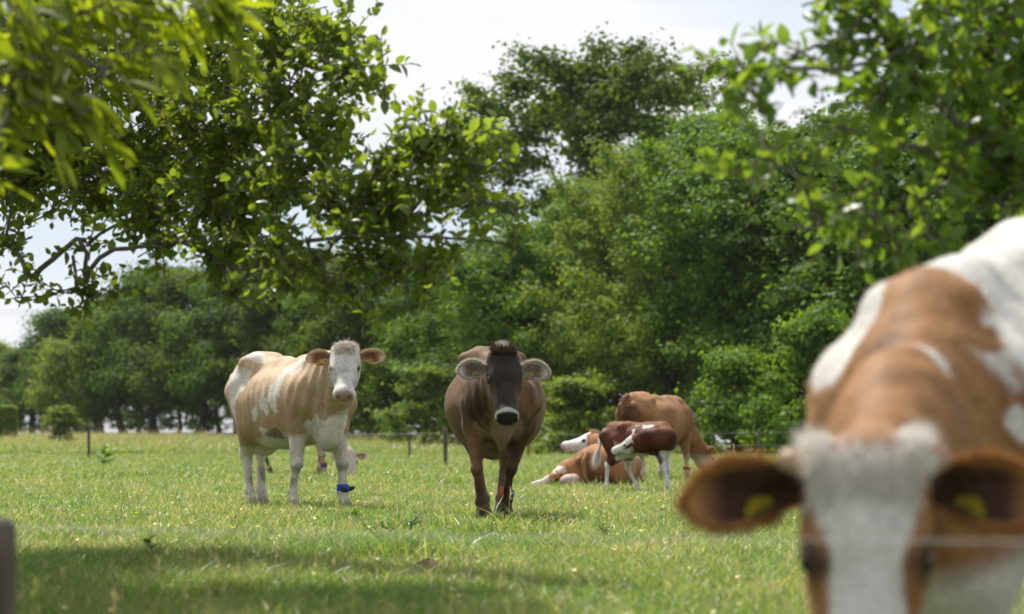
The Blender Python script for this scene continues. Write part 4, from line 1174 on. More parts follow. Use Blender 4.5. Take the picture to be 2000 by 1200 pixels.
# ---- the close cow grazing under the wire
def cow_close():
    rng = np.random.default_rng(13)
    h = unit((-.534, -.845)); S = .93
    pitch = .17                             # stands on the slope that drops to the wire, forehand low
    root = empty("cow", (1.36, 6.434, -.125), rz_of(h)); root.scale = (S,) * 3
    root.rotation_euler = (0, pitch, rz_of(h))
    tag(root, "large out-of-focus brown and white cow with shaggy white forelock grazing close to the camera", "cow", "cattle in the pasture")
    B = Blob()
    trunk_prims(B, .95)
    l = np.array((-h[1], h[0]))
    def to_body(v):
        x, y, z = v[0] * h[0] + v[1] * h[1], v[0] * l[0] + v[1] * l[1], v[2]
        return np.array((x * math.cos(pitch) - z * math.sin(pitch), y, z * math.cos(pitch) + x * math.sin(pitch)))
    poll = np.array((.725, 4.96, .665)) - np.array((1.36, 6.434, -.125))
    H = Frame(to_body(poll) / S, to_body((-.03, -.30, -.95)), to_body((-.10, -1.0, .3)), 1.10, .02)
    head_prims(B, H, 1.0, 1.06)
    neck_prims(B, H, withers=(.45, 0, 1.24), mid=(.60, .02, 1.06), brisket=(.70, .03, .86), fat=.86)
    fore_leg(B, -1, (.48, -.20, .78), (.40, -.20, .44), (.34, -.20, .17), (.39, -.20, .045))
    fore_leg(B, 1, (.56, .17, .76), (.64, .13, .44), (.66, .12, .17), (.71, .12, .045), t=1.15)
    B.ell((.66, .04, .70), (.20, .20, .20), .1)
    hind_leg(B, -1, (-.42, -.22, .78), (-.72, -.18, .52), (-.68, -.18, .17), (-.63, -.18, .045))
    hind_leg(B, 1, (-.44, .22, .78), (-.90, .17, .52), (-.88, .17, .17), (-.83, .17, .045))
    for g in (-1, 1): B.cone(H(.025, g * .10, -.05), H(.01, g * .14, -.04), .028, .024, .02)
    def coat(V, hq, N):
        x, y, z = V.T
        t = fbm(V, 4, 2)
        br = mix((.235, .110, .038), (.35, .185, .078), smoothstep(.25, .75, .5 * t + .5 * fbm(V * np.array((1, 1, .4)), 16, 44)))
        w = np.zeros(len(V))
        w = np.maximum(w, smoothstep(.74, .64, z + .1 * (fbm(V, 5, 5) - .5)) * (x > -.9))
        n1 = fbm(V, 6, 8) - .5
        up_ = smoothstep(1.09, 1.13, z + .24 * n1)
        w = np.maximum(w, up_ * smoothstep(.48, .42, x + .10 * n1))                                           # white over the barrel
        w = np.maximum(w, up_ * smoothstep(.66, .60, x + .12 * n1) * smoothstep(.17, .20, y))                 # dripping down the near side
        w = np.maximum(w, patch(V, (.54, -.20, 1.31), (.24, .125, .22), .3, 6, 21))                           # white on the far shoulder
        w = np.maximum(w, patch(V, (.85, .20, 1.23), (.03, .2, .04), .6, 9, 9))
        w = np.maximum(w, patch(V, (.64, .31, 1.03), (.03, .2, .05), .6, 9, 19))
        b2 = patch(V, (.66, .055, 1.34), (.17, .125, .16), .25, 6, 11)                                        # brown saddle patch
        b2 = np.maximum(b2, patch(V, (.60, .24, 1.25), (.05, .2, .05), 1.1, 10, 12))
        w = w * (1 - b2)
        c = mix(br, (.62, .585, .53), w)
        c = mix(c, (.11, .05, .024), patch(V, (.80, -.05, 1.27), (.08, .10, .08), .5, 8, 15) * .75)
        hz = head_zone(hq); hf, hw, hv = hq.T
        blaze = smoothstep(.112, .092, np.abs(hw) + .03 * (fbm(V, 12, 6) - .5) + .028 * smoothstep(.10, .25, hf) * smoothstep(.45, .3, hf)) 
        blaze = np.maximum(blaze, smoothstep(.36, .42, hf)); blaze = np.maximum(blaze, smoothstep(.07, .03, hf))
        blaze = blaze * smoothstep(-.17, -.10, hv + .3 * smoothstep(.3, .42, hf))
        c = mix(c, mix((.30, .145, .055), (.64, .61, .57), blaze), hz)
        pink = smoothstep(.495, .52, hf) * smoothstep(-.135, -.12, hv)
        c = mix(c, (.42, .24, .20), hz * pink)
        c = mix(c, (.05, .03, .02), hz * smoothstep(.06, .03, np.sqrt((hf - .218) ** 2 + (hv + .07) ** 2)) * (np.abs(hw) > .07))
        return c
    bo, V, N, hq, C = cow_mesh(root, B, .0135, coat, H, lambda V: muscle(V, 3, .016) + .0025 * smoothstep(.55, .7, V[:, 0]) * smoothstep(1.45, 1.2, V[:, 0]) * np.sin((V[:, 0] * .8 - V[:, 2] * .6 + V[:, 1] * .7) * 42))
    body_fur(root, V, N, C, rng, 30000, .022, .0013)
    eyes(root, H, (.10, .055, .03), 1.06)
    for g in (-1, 1):
        ear(root, H, g, (.36, .17, .06), (.045, .020, .010), (.40, .19, .06), L=.265, W=.070, lift=-.02, rng=rng, fringe=1300, rim_len=.03, hair_col=(.15, .085, .045), face=H.v + .05 * H.f, tag_t=.46)
    z = (hq[:, 0] < .10) & (np.abs(hq[:, 1]) < .11) & (hq[:, 2] > -.06) & (hq[:, 0] > -.09)
    k = rng.choice(np.flatnonzero(z), 3200)
    sd = np.sign(hq[k, 1]); tuft = smoothstep(.045, .085, np.abs(hq[k, 1])) * smoothstep(.05, .0, hq[k, 0])
    dirs = H.f * (.9 - 1.25 * tuft)[:, None] + N[k] * (.18 + .2 * tuft)[:, None] + H.w * (sd * (.12 + .35 * tuft))[:, None]
    strands("forelock", V[k], dirs, .040 + .030 * tuft, .0014, np.repeat([(.80, .76, .70)], 3200, 0), HAIR, root, rng, .15, .25)
    for g in (-1, 1):
        pts = np.array([H(.02, g * .11, -.048), H(.012, g * .145, -.046), H(.008, g * .168, -.042), H(.007, g * .174, -.041)])
        tube_obj("horn_stub", [(pts, [.030, .029, .022, .008])], HORN, root, 10)
    tail_obj(root, [(-.86, .0, 1.36), (-.97, .01, 1.28), (-1.0, .02, 1.0), (-.97, .03, .65)], .034, .016, (.6, .55, .5), (.65, .6, .55), rng)
cow_close()

# ---- the fawn cow grazing behind, rump to the camera
def cow_fawn():
    rng = np.random.default_rng(14)
    h = unit((.60, .80)); S = 1.0
    root = empty("cow", (2.36, 39.1, 0), rz_of(h)); root.scale = (S,) * 3
    tag(root, "fawn brown cow grazing with its rump to the camera behind the calf", "cow", "cattle in the pasture")
    B = Blob()
    trunk_prims(B, 1.06)
    H = Frame((1.28, -.10, .60), (.45, -.25, -.85), (1, -.3, .3), 1.06)
    head_prims(B, H)
    neck_prims(B, H, withers=(.45, 0, 1.22), mid=(.60, 0, 1.02), brisket=(.70, 0, .82))
    fore_leg(B, -1, (.50, -.20, .78), (.56, -.20, .44), (.56, -.20, .17), (.61, -.20, .045))
    fore_leg(B, 1, (.48, .20, .78), (.42, .20, .44), (.38, .20, .17), (.43, .20, .045))
    hind_leg(B, -1, (-.42, -.22, .78), (-.74, -.18, .52), (-.68, -.18, .17), (-.63, -.18, .045))
    hind_leg(B, 1, (-.44, .22, .78), (-.86, .17, .52), (-.84, .17, .17), (-.79, .17, .045))
    def coat(V, hq, N):
        x, y, z = V.T; t = fbm(V, 3.5, 2)
        c = mix((.235, .100, .034), (.34, .170, .068), smoothstep(.3, .7, t))
        c = mix(c, (.38, .22, .11), smoothstep(1.2, 1.35, z) * .5)
        c = mix(c, (.55, .45, .35), smoothstep(.5, .35, z))
        c = mix(c, (.085, .045, .025), patch(V, (-.90, -.02, 1.12), (.10, .22, .14), .5, 7, 4) * .75)
        hz = head_zone(hq); c = mix(c, (.60, .53, .44), hz * smoothstep(.13, .10, np.abs(hq[:, 1])))
        return mix(c, (.05, .04, .03), smoothstep(.10, .05, z))
    bo, V, N, hq, C = cow_mesh(root, B, .018, coat, H, lambda V: muscle(V, 5, .012) + ribs(V, .0012))
    body_fur(root, V, N, C, rng, 9000, .016, .0016)
    eyes(root, H, (.2, .12, .07))
    for g in (-1, 1):
        ear(root, H, g, (.42, .22, .09), (.25, .12, .06), (.5, .34, .2), rng=rng, fringe=150, lift=.1)
    tail_obj(root, [(-.84, .0, 1.40), (-.97, .0, 1.37), (-1.01, .0, 1.15), (-1.0, .0, .85), (-.98, .02, .5)], .045, .020, (.21, .10, .045), (.14, .07, .035), rng, .2, 700)
    ring_band("ankle_strap", np.array((.56, -.20, .24)), (0, 0, 1), .048, .022, BAND_RED, root, .014)
    ring_band("strap_buckle", np.array((.56, -.20, .205)), (0, 0, 1), .050, .018, BAND_BLUE, root, .014, (2.2, 4.4))
cow_fawn()

# ---- the cow lying down with its chin lifted
def cow_lying():
    rng = np.random.default_rng(15)
    h = unit((.30, .95)); l = np.array((-h[1], h[0])); S = 1.0
    root = empty("cow", (1.36, 35.25, 0), rz_of(h)); root.scale = (S,) * 3
    tag(root, "brown cow with white face lying in the grass, chin lifted to the left", "cow", "cattle in the pasture")
    B = Blob()
    dz = -.70
    B.ell((-.03, -.06, .33), (.76, .46, .30), .1)
    B.ell((.44, 0, .30), (.38, .30, .31), .12)
    B.ell((-.58, -.03, .34), (.34, .34, .27), .1)
    B.chain([(-.78, .04, .44), (-.4, .03, .50), (.0, .02, .51), (.30, 0, .54), (.50, 0, .58)], [.09, .09, .09, .08, .09], .12)
    B.cone((-.45, .26, .47), (-.42, .15, .48), .045, .06, .09)
    B.cone((-.88, .16, .40), (-.82, .14, .40), .05, .05, .07)
    B.ell((-.45, -.34, .22), (.36, .20, .22), .1)                          # folded far thigh
    B.chain([(-.62, .18, .32), (-.50, .44, .27), (-.80, .60, .13), (-.93, .74, .065), (-.97, .84, .05)], [.17, .12, .06, .045, .045], .06)   # stretched hind leg
    B.ell((-.84, .28, .11), (.15, .17, .11), .05)                          # udder
    B.chain([(.45, .25, .30), (.70, .30, .12), (.40, .34, .07)], [.12, .07, .05], .06)
    B.chain([(.45, -.25, .30), (.75, -.28, .12), (.45, -.34, .07)], [.12, .07, .05], .06)
    fw = np.array((-.93, -.18, -.24)); fb = (fw[0] * h[0] + fw[1] * h[1], fw[0] * l[0] + fw[1] * l[1], fw[2])
    pr = np.array((1.235, 36.25)) - np.array((1.36, 35.25))
    H = Frame((pr @ h, pr @ l, .80), fb, (0, 0, 1), .98)
    head_prims(B, H)
    neck_prims(B, H, withers=(.45, 0, .62), mid=(.58, .03, .48), brisket=(.66, .05, .34), dewlap=False)
    def coat(V, hq, N):
        x, y, z = V.T; t = fbm(V, 4, 2)
        c = mix((.26, .108, .034), (.39, .185, .072), smoothstep(.3, .7, t))
        w = patch(V, (-.93, .77, .06), (.3, .22, .2), .4, 8, 3)
        w = np.maximum(w, patch(V, (-.62, .52, .27), (.16, .16, .07), .9, 9, 4))
        c = mix(c, (.68, .60, .50), w)
        c = mix(c, (.48, .36, .32), patch(V, (-.87, .28, .10), (.16, .17, .12), .2, 6, 5))
        hz = head_zone(hq); hf, hw, hv = hq.T
        wf = smoothstep(.145, .175, hf + .05 * (fbm(V, 10, 6) - .5)); wf = np.maximum(wf, smoothstep(.07, .05, np.abs(hw)) * smoothstep(-.07, -.03, hv))
        c = mix(c, mix((.26, .115, .04), (.74, .68, .62), wf), hz)
        c = mix(c, (.55, .33, .28), hz * smoothstep(.50, .53, hf) * .8)
        return mix(c, (.07, .06, .05), patch(V, (-.98, .88, .04), (.07, .07, .06), .1))
    bo, V, N, hq, C = cow_mesh(root, B, .017, coat, H, lambda V: muscle(V, 6, .012))
    body_fur(root, V, N, C, rng, 9000, .016, .0016)
    eyes(root, H, (.4, .34, .3))
    for g in (-1, 1):
        ear(root, H, g, (.34, .15, .05), (.10, .04, .02), (.42, .21, .08), L=.19, rng=rng, fringe=150, lift=.85, tags=0, face=(H.w * g * .8 + H.f * .5))
    z = (hq[:, 0] < .06) & (np.abs(hq[:, 1]) < .09) & (hq[:, 2] > -.05) & (hq[:, 0] > -.07)
    k = rng.choice(np.flatnonzero(z), 500)
    strands("forelock", V[k], N[k] * .9 - H.f * .2, .05, .003, np.repeat([(.5, .30, .18)], 500, 0), HAIR, root, rng, .1, .3)
    tail_obj(root, [(-.86, .03, .50), (-.98, .05, .40), (-1.02, .02, .15), (-1.0, -.1, .05)], .04, .02, (.3, .14, .05), (.5, .4, .3), rng)
cow_lying()

# ---- the red calf licking its flank
def calf():
    rng = np.random.default_rng(16)
    h = unit((.90, -.44)); S = .64
    root = empty("calf", (1.69, 31.0, 0), rz_of(h)); root.scale = (S,) * 3
    tag(root, "dark red calf with white legs and face, neck curled round to lick its flank", "calf", "cattle in the pasture")
    B = Blob()
    dz = .08
    z = lambda p: (p[0], p[1], p[2] + dz)
    B.ell(z((-.05, 0, 1.0)), (.62, .28, .31), .1); B.ell(z((.36, 0, 1.02)), (.32, .25, .33), .12); B.ell(z((-.56, 0, 1.10)), (.26, .22, .25), .1)
    B.chain([z((-.70, 0, 1.28)), z((-.3, 0, 1.28)), z((.1, 0, 1.26)), z((.45, 0, 1.28))], [.08, .08, .08, .09], .1)
    for g in (-1, 1):
        B.cone(z((-.44, g * .18, 1.27)), z((-.40, g * .12, 1.28)), .045, .05, .08)
        B.cone(z((.44, g * .12, 1.24)), z((.50, g * .18, .96)), .07, .12, .08)
    fore_leg(B, -1, (.42, -.16, .84), (.50, -.15, .50), (.60, -.15, .18), (.66, -.15, .045), dz - .02, 1.06, .9)
    fore_leg(B, 1, (.40, .16, .84), (.46, .15, .50), (.46, .15, .18), (.51, .15, .045), dz - .02, 1.06, .9)
    hind_leg(B, -1, (-.36, -.20, .82), (-.70, -.20, .56), (-.72, -.20, .18), (-.67, -.20, .045), dz - .02, 1.05, (-.50, -.13, 1.08))
    hind_leg(B, 1, (-.36, .20, .82), (-.42, .17, .52), (-.22, .15, .18), (-.16, .15, .045), dz - .02, 1.05, (-.50, .13, 1.08))
    H = Frame((-.02, -.46, 1.17), (-.88, .06, -.42), (-.25, -.35, .9), 1.05)
    head_prims(B, H)
    neck_prims(B, H, withers=(.42, 0, 1.26), mid=(.52, -.02, 1.12), brisket=(.56, -.03, .98), via=[(.62, -.24, 1.13), (.48, -.44, 1.13), (.24, -.49, 1.12)], fat=.9)
    def coat(V, hq, N):
        x, y, z_ = V.T; t = fbm(V, 4, 2)
        c = mix((.060, .016, .008), (.120, .037, .016), smoothstep(.3, .7, t))
        c = mix(c, (.24, .085, .03), smoothstep(1.25, 1.4, z_) * .6)
        w = smoothstep(.76, .66, z_ + .35 * (fbm(V, 6, 4) - .5))
        w = np.maximum(w, patch(V, (.50, 0, .80), (.18, .24, .14), .5, 6, 5))
        w = np.maximum(w, patch(V, (.10, -.10, 1.33), (.24, .07, .07), .9, 9, 6))
        w = np.maximum(w, patch(V, (-.12, -.2, 1.2), (.04, .2, .10), .6, 8, 7))
        w = np.maximum(w, patch(V, (-.2, 0, .78), (.35, .35, .08), .4, 6, 9))
        brp = patch(V, (-.60, -.2, .70), (.12, .2, .14), .5, 7, 8)
        w = w * (1 - brp)
        c = mix(c, (.70, .66, .60), w)
        hz = head_zone(hq); hf, hw, hv = hq.T
        fc = mix((.70, .66, .60), (.20, .10, .06), smoothstep(.52, .70, fbm(V, 12, 11)) * .6)
        fc = mix(fc, (.14, .04, .016), smoothstep(.10, .06, hf) * smoothstep(-.08, -.14, hv))
        c = mix(c, fc, hz * smoothstep(-.30, -.33, y))
        return mix(c, (.10, .08, .06), smoothstep(.10, .05, z_))
    bo, V, N, hq, C = cow_mesh(root, B, .022, coat, H, lambda V: muscle(V, 8, .012))
    body_fur(root, V, N, C, rng, 9000, .016, .0016)
    eyes(root, H, (.4, .3, .25))
    for g in (-1, 1):
        ear(root, H, g, (.12, .035, .015), (.05, .02, .012), (.16, .06, .03), L=.22, rng=rng, fringe=150, lift=-.5, tags=1, face=H.v + .4 * H.f)
    tail_obj(root, [(-.72, .0, 1.33), (-.86, -.02, 1.28), (-.93, -.10, 1.10), (-.86, -.20, .98), (-.92, -.22, .78)], .040, .030, (.55, .48, .42), (.74, .70, .64), rng, .30, 900)
calf()

# ---- the pale cow grazing behind the tan one: legs and an ear show
def cow_behind():
    rng = np.random.default_rng(17)
    h = unit((.98, -.20)); S = .98
    root = empty("cow", (-4.08, 45.0, 0), rz_of(h)); root.scale = (S,) * 3
    tag(root, "pale grazing cow mostly hidden behind the tan pied cow, legs and one ear showing", "cow", "cattle in the pasture")
    B = Blob()
    trunk_prims(B, 1.0)
    H = Frame((1.18, -.25, .52), (.25, -.45, -.80), (.5, -1, .3), 1.05)
    head_prims(B, H)
    neck_prims(B, H, withers=(.45, 0, 1.22), mid=(.60, 0, 1.02), brisket=(.70, 0, .82))
    fore_leg(B, -1, (.50, -.20, .78), (.62, -.20, .44), (.66, -.20, .17), (.71, -.20, .045))
    fore_leg(B, 1, (.48, .20, .78), (.48, .20, .44), (.44, .20, .17), (.49, .20, .045))
    hind_leg(B, -1, (-.40, -.22, .78), (-.54, -.18, .52), (-.42, -.18, .17), (-.37, -.18, .045))
    hind_leg(B, 1, (-.46, .22, .78), (-.92, .17, .52), (-.92, .17, .17), (-.87, .17, .045))
    def coat(V, hq, N):
        x, y, z = V.T; t = fbm(V, 4, 2)
        c = mix((.36, .23, .13), (.48, .34, .21), t)
        c = mix(c, (.46, .36, .27), smoothstep(.8, .6, z))
        c = mix(c, (.10, .075, .05), smoothstep(.62, .40, z + .1 * t) * smoothstep(.0, -.3, x))
        c = mix(c, (.55, .45, .36), head_zone(hq))
        return mix(c, (.10, .08, .06), smoothstep(.10, .05, z))
    cow_mesh(root, B, .02, coat, H, lambda V: muscle(V, 9, .012))
    eyes(root, H, (.2, .12, .07))
    for g in (-1, 1):
        ear(root, H, g, (.5, .38, .26), (.25, .16, .11), (.66, .58, .48), L=.24, rng=rng, fringe=150, lift=.0)
    tail_obj(root, [(-.84, .0, 1.38), (-.97, .0, 1.33), (-1.01, .0, 1.1), (-1.0, .0, .6)], .04, .02, (.4, .28, .18), (.3, .2, .13), rng)
    ring_band("ankle_strap", np.array((.66, -.20, .27)), (0, 0, 1), .048, .022, BAND_RED, root, .014)
    ring_band("strap_buckle", np.array((.66, -.20, .225)), (0, 0, 1), .050, .02, BAND_BLUE, root, .014)
cow_behind()
# ---------------------------------------------------------------- fences and power lines
POST = plain_mat("weathered_post_wood", (.13, .105, .085), .9, .45, 18, .1, .6, stretch=(1, 1, .12))
WIRE = plain_mat("pale_fence_wire", (.55, .55, .55), .5, .1, 40)
CABLE = plain_mat("grey_power_cable", (.22, .23, .25), .6, .1, 5)

def post_obj(name, x, y, h, r, parent, seed, z=None):
    rng = np.random.default_rng(seed)
    g = float(ground_z(x, y)) if z is None else z
    zz = np.array([-.3, .0, h * .3, h * .6, h * .9, h - .015, h]); lean = rng.normal(0, .02, 2)
    P = np.stack([x + lean[0] * zz, y + lean[1] * zz, g + zz], 1)
    rad = r * np.array([1.05, 1.02, 1.0, .98, .97, .93, .55]) * (1 + rng.normal(0, .03, 7))
    v, q = tube_arrays([(P, rad)], 9)
    cap = len(v); v = np.concatenate([v, P[-1:] + (0, 0, .004)])
    t = np.array([[cap - 9 + j, cap - 9 + (j + 1) % 9, cap] for j in range(9)])
    o = mesh_obj(name, np_mesh(name, v, [q, t], [POST], smooth=False), parent)
    return P[-1], o

def wire_path(a, b, sag, n=14):
    t = np.linspace(0, 1, n)[:, None]
    P = np.array(a) * (1 - t) + np.array(b) * t; P[:, 2] -= (4 * sag * t * (1 - t))[:, 0]
    return P

def fence(name, label, posts, h, r, heights, wr, seed):
    root = tag(empty(name, (posts[0][0], posts[0][1], float(ground_z(*posts[0][:2])))), label, "fence")
    off = np.array(root.location)
    bases = []
    for i, p in enumerate(posts):
        x, y = p[:2]; hh = p[2] if len(p) > 2 else h
        post_obj("post", x - off[0], y - off[1], hh, r, root, seed + i, float(ground_z(x, y)) - off[2])
        bases.append(np.array((x, y - r * 1.02, float(ground_z(x, y)))) - off)
    for hz in heights:
        for i in range(len(bases) - 1):
            P = wire_path(bases[i] + (0, 0, hz), bases[i + 1] + (0, 0, hz), .03)
            tube_obj("wire", [(P, np.full(len(P), wr))], WIRE, root, 5)
    return root
gx = lambda px, d: ((px - 1000) / F_PX * d, d)
fence("paddock_fence", "wire fence with short weathered posts crossing the pasture behind the standing cows",
      [(*gx(-260, 97), 1.2), (*gx(175, 84), 1.25), (*gx(491, 72), 1.1), (*gx(870, 60), 1.0)], 1.1, .055, (.88,), .0025, 50)
fence("wood_edge_fence", "thin wire fence along the foot of the wood",
      [gx(560, 112), gx(800, 98), gx(1032, 90), gx(1262, 83), gx(1483, 77), gx(1790, 71), gx(2150, 66)], 1.05, .045, (.95, .55), .0022, 60)

def near_fence():
    pts = [(-1.165, 5.5), (2.02, 3.19)]
    d = np.array(pts[1]) - np.array(pts[0])
    allp = [tuple(np.array(pts[0]) - d), pts[0], pts[1]]
    root = tag(empty("near_fence", (*pts[0], float(ground_z(*pts[0])))), "blurred near fence: grey post at the lower left corner with one pale wire", "fence")
    off = np.array(root.location); tops = []
    for i, (x, y) in enumerate(allp):
        g = float(ground_z(x, y)); ztop = .503 if i == 1 else .56
        post_obj("post", x - off[0], y - off[1], ztop - g, .036, root, 70 + i, g - off[2])
        tops.append(np.array((x + .03, y + .025, ztop - .02)) - off)
    tops[2][2] = .545 - off[2]
    for i in range(2):
        P = wire_path(tops[i], tops[i + 1], .012)
        tube_obj("wire", [(P, np.full(len(P), .0009))], WIRE, root, 6)
near_fence()

def power_lines():
    for k, (y0, y1, lab) in enumerate([(598, 607, "upper power cable crossing the sky at the left"), (605, 611, "middle power cable crossing the sky at the left"), (611, 616, "lowest power cable crossing the sky at the left")]):
        a = at(-500, y0 - 8, 118 + k); b = at(640, y1 + 1, 196 + k)
        P = wire_path(a, b, .25, 20)
        o = tube_obj("power_cable", [(P - P[0], np.full(20, .008))], CABLE, None, 5)
        o.location = P[0]
        tag(o, lab, "cable", "power cables")
power_lines()
# ---------------------------------------------------------------- grass: patches of real blades, scattered over the pasture
def grass_mat(name):
    M = Mat(name)
    a = M.n("ShaderNodeAttribute", attribute_name="coat")
    # slow drift of tone across the field
    geo = M.n("ShaderNodeNewGeometry"); nz = M.n("ShaderNodeTexNoise"); nz.inputs["Scale"].default_value = .55; nz.inputs["Detail"].default_value = 4
    M.l(geo.outputs["Position"], nz.inputs["Vector"])
    rp = M.n("ShaderNodeValToRGB")
    rp.color_ramp.elements[0].position = .34; rp.color_ramp.elements[0].color = (.88, 1.06, .78, 1)
    rp.color_ramp.elements[1].position = .66; rp.color_ramp.elements[1].color = (1.58, 1.36, 1.45, 1)
    M.l(nz.outputs["Fac"], rp.inputs[0])
    mu = M.n("ShaderNodeVectorMath", operation='MULTIPLY'); M.l(a.outputs["Color"], mu.inputs[0]); M.l(rp.outputs[0], mu.inputs[1])
    b = M.n("ShaderNodeBsdfPrincipled"); b.inputs["Roughness"].default_value = .38; b.inputs["Specular IOR Level"].default_value = .45
    M.l(mu.outputs[0], b.inputs["Base Color"])
    t = M.n("ShaderNodeBsdfTranslucent"); tc = M.n("ShaderNodeVectorMath", operation='MULTIPLY'); tc.inputs[1].default_value = (1.85, 1.80, .95)
    M.l(mu.outputs[0], tc.inputs[0]); M.l(tc.outputs[0], t.inputs[0])
    mx = M.n("ShaderNodeMixShader"); mx.inputs[0].default_value = .48
    M.l(b.outputs[0], mx.inputs[1]); M.l(t.outputs[0], mx.inputs[2]); M.l(mx.outputs[0], M.out.inputs[0])
    return M.m
GRASS = grass_mat("meadow_grass")

def blades(rng, n, size, h, w, lean, cols, probs, roots=None, segs=3):
    P = np.zeros((n, 3)); P[:, :2] = rng.uniform(-size / 2, size / 2, (n, 2)) if roots is None else roots
    H = h * rng.gamma(6, 1 / 6, n); a = rng.uniform(0, 2 * math.pi, n)
    d = np.stack([np.cos(a), np.sin(a), 0 * a], 1); ln = (lean * rng.uniform(.2, 1.4, n) * H)[:, None]
    f = rng.uniform(0, 2 * math.pi, n); s = np.stack([np.cos(f), np.sin(f), 0 * f], 1) * (w * rng.uniform(.6, 1.4, n))[:, None] / 2
    Vs = []
    for k in range(segs):
        t = k / segs; c = P + d * ln * t * t + np.array((0, 0, 1.0)) * (H * (t - .25 * lean * t * t))[:, None]
        Vs += [c - s * (1 - .5 * t), c + s * (1 - .5 * t)]
    Vs.append(P + d * ln + np.array((0, 0, 1.0)) * (H * (1 - .25 * lean))[:, None])
    m = 2 * segs + 1; V = np.stack(Vs, 1).reshape(-1, 3); b = np.arange(n)[:, None] * m
    Q = np.concatenate([b + [[2 * k, 2 * k + 1, 2 * k + 3, 2 * k + 2]] for k in range(segs - 1)]); T = b + [[2 * segs - 2, 2 * segs - 1, 2 * segs]]
    c = np.array(cols)[rng.choice(len(cols), n, p=probs)] * rng.uniform(.75, 1.25, (n, 1))
    return V, Q, T, np.repeat(c, m, 0)

GREENS = [(.086, .155, .032), (.128, .198, .045), (.172, .225, .066), (.23, .240, .105), (.33, .31, .20), (.075, .125, .035)]
def patch_object(name, rng, size, n, h, w, straw=.10, seeds=20, flowers=6, extra=0.0):
    pr = np.array([.24, .28, .20, .14, straw, .08]); pr = pr / pr.sum()
    # uneven: tufts plus a thin even cover
    k = n // 70; cen = rng.uniform(-size / 2, size / 2, (k, 2)); roots = cen[rng.integers(0, k, n)] + rng.normal(0, .05 * max(1, size / 1.2), (n, 2))
    ev = rng.uniform(size=n) < .55; roots[ev] = rng.uniform(-size / 2, size / 2, (ev.sum(), 2))
    parts = [blades(rng, n, size, h, w, .9, GREENS, pr, roots)]
    if seeds:      # tall seed stalks with a pale head
        V, Q, T, C = blades(rng, seeds, size, h * 2.1, w * .4, .35, [(.33, .28, .18), (.26, .26, .13)], [.6, .4]); parts.append((V, Q, T, C))
        tips = V.reshape(seeds, 7, 3)[:, 6]; rr = np.repeat(tips[:, :2], 9, 0)
        V2, Q2, T2, C2 = blades(rng, seeds * 9, size, .022, w * .6, .6, [(.40, .34, .25), (.32, .28, .20)], [.6, .4], rr + rng.normal(0, .004, rr.shape))
        V2 = V2.reshape(-1, 7, 3); V2[:, :, 2] += (np.repeat(tips[:, 2], 9) - rng.uniform(0, .06, seeds * 9))[:, None]; parts.append((V2.reshape(-1, 3), Q2, T2, C2))
    if flowers:    # clover heads and buttercups
        rr = rng.uniform(-size / 2, size / 2, (flowers, 2)); col = np.array([(.62, .60, .56)] * 8 + [(.60, .45, .03)])[rng.integers(0, 9, flowers)]
        rep = 12; V3, Q3, T3, C3 = blades(rng, flowers * rep, size, .016, .008, 1.6, [(1, 1, 1)], [1.0], np.repeat(rr, rep, 0) + rng.normal(0, .003, (flowers * rep, 2)))
        V3 = V3.reshape(-1, 7, 3); V3[:, :, 2] += np.repeat(h * rng.uniform(.7, 1.15, flowers), rep)[:, None]
        C3 = np.repeat(np.repeat(col, rep, 0), 7, 0); parts.append((V3.reshape(-1, 3), Q3, T3, C3))
    if extra:      # broad clover and plantain leaves low in the sward
        m = int(extra); parts.append(blades(rng, m, size, h * .55, w * 3.2, 1.6, [(.070, .135, .030), (.10, .18, .035)], [.5, .5]))
    V, Q, T, C, b = [], [], [], [], 0
    for v, q, t, c in parts:
        V.append(v); Q.append(q + b); T.append(t + b); C.append(c); b += len(v)
    me = np_mesh(name, np.concatenate(V), [np.concatenate(Q), np.concatenate(T)], [GRASS], colors=np.concatenate(C))
    return bpy.data.objects.new(name, me)

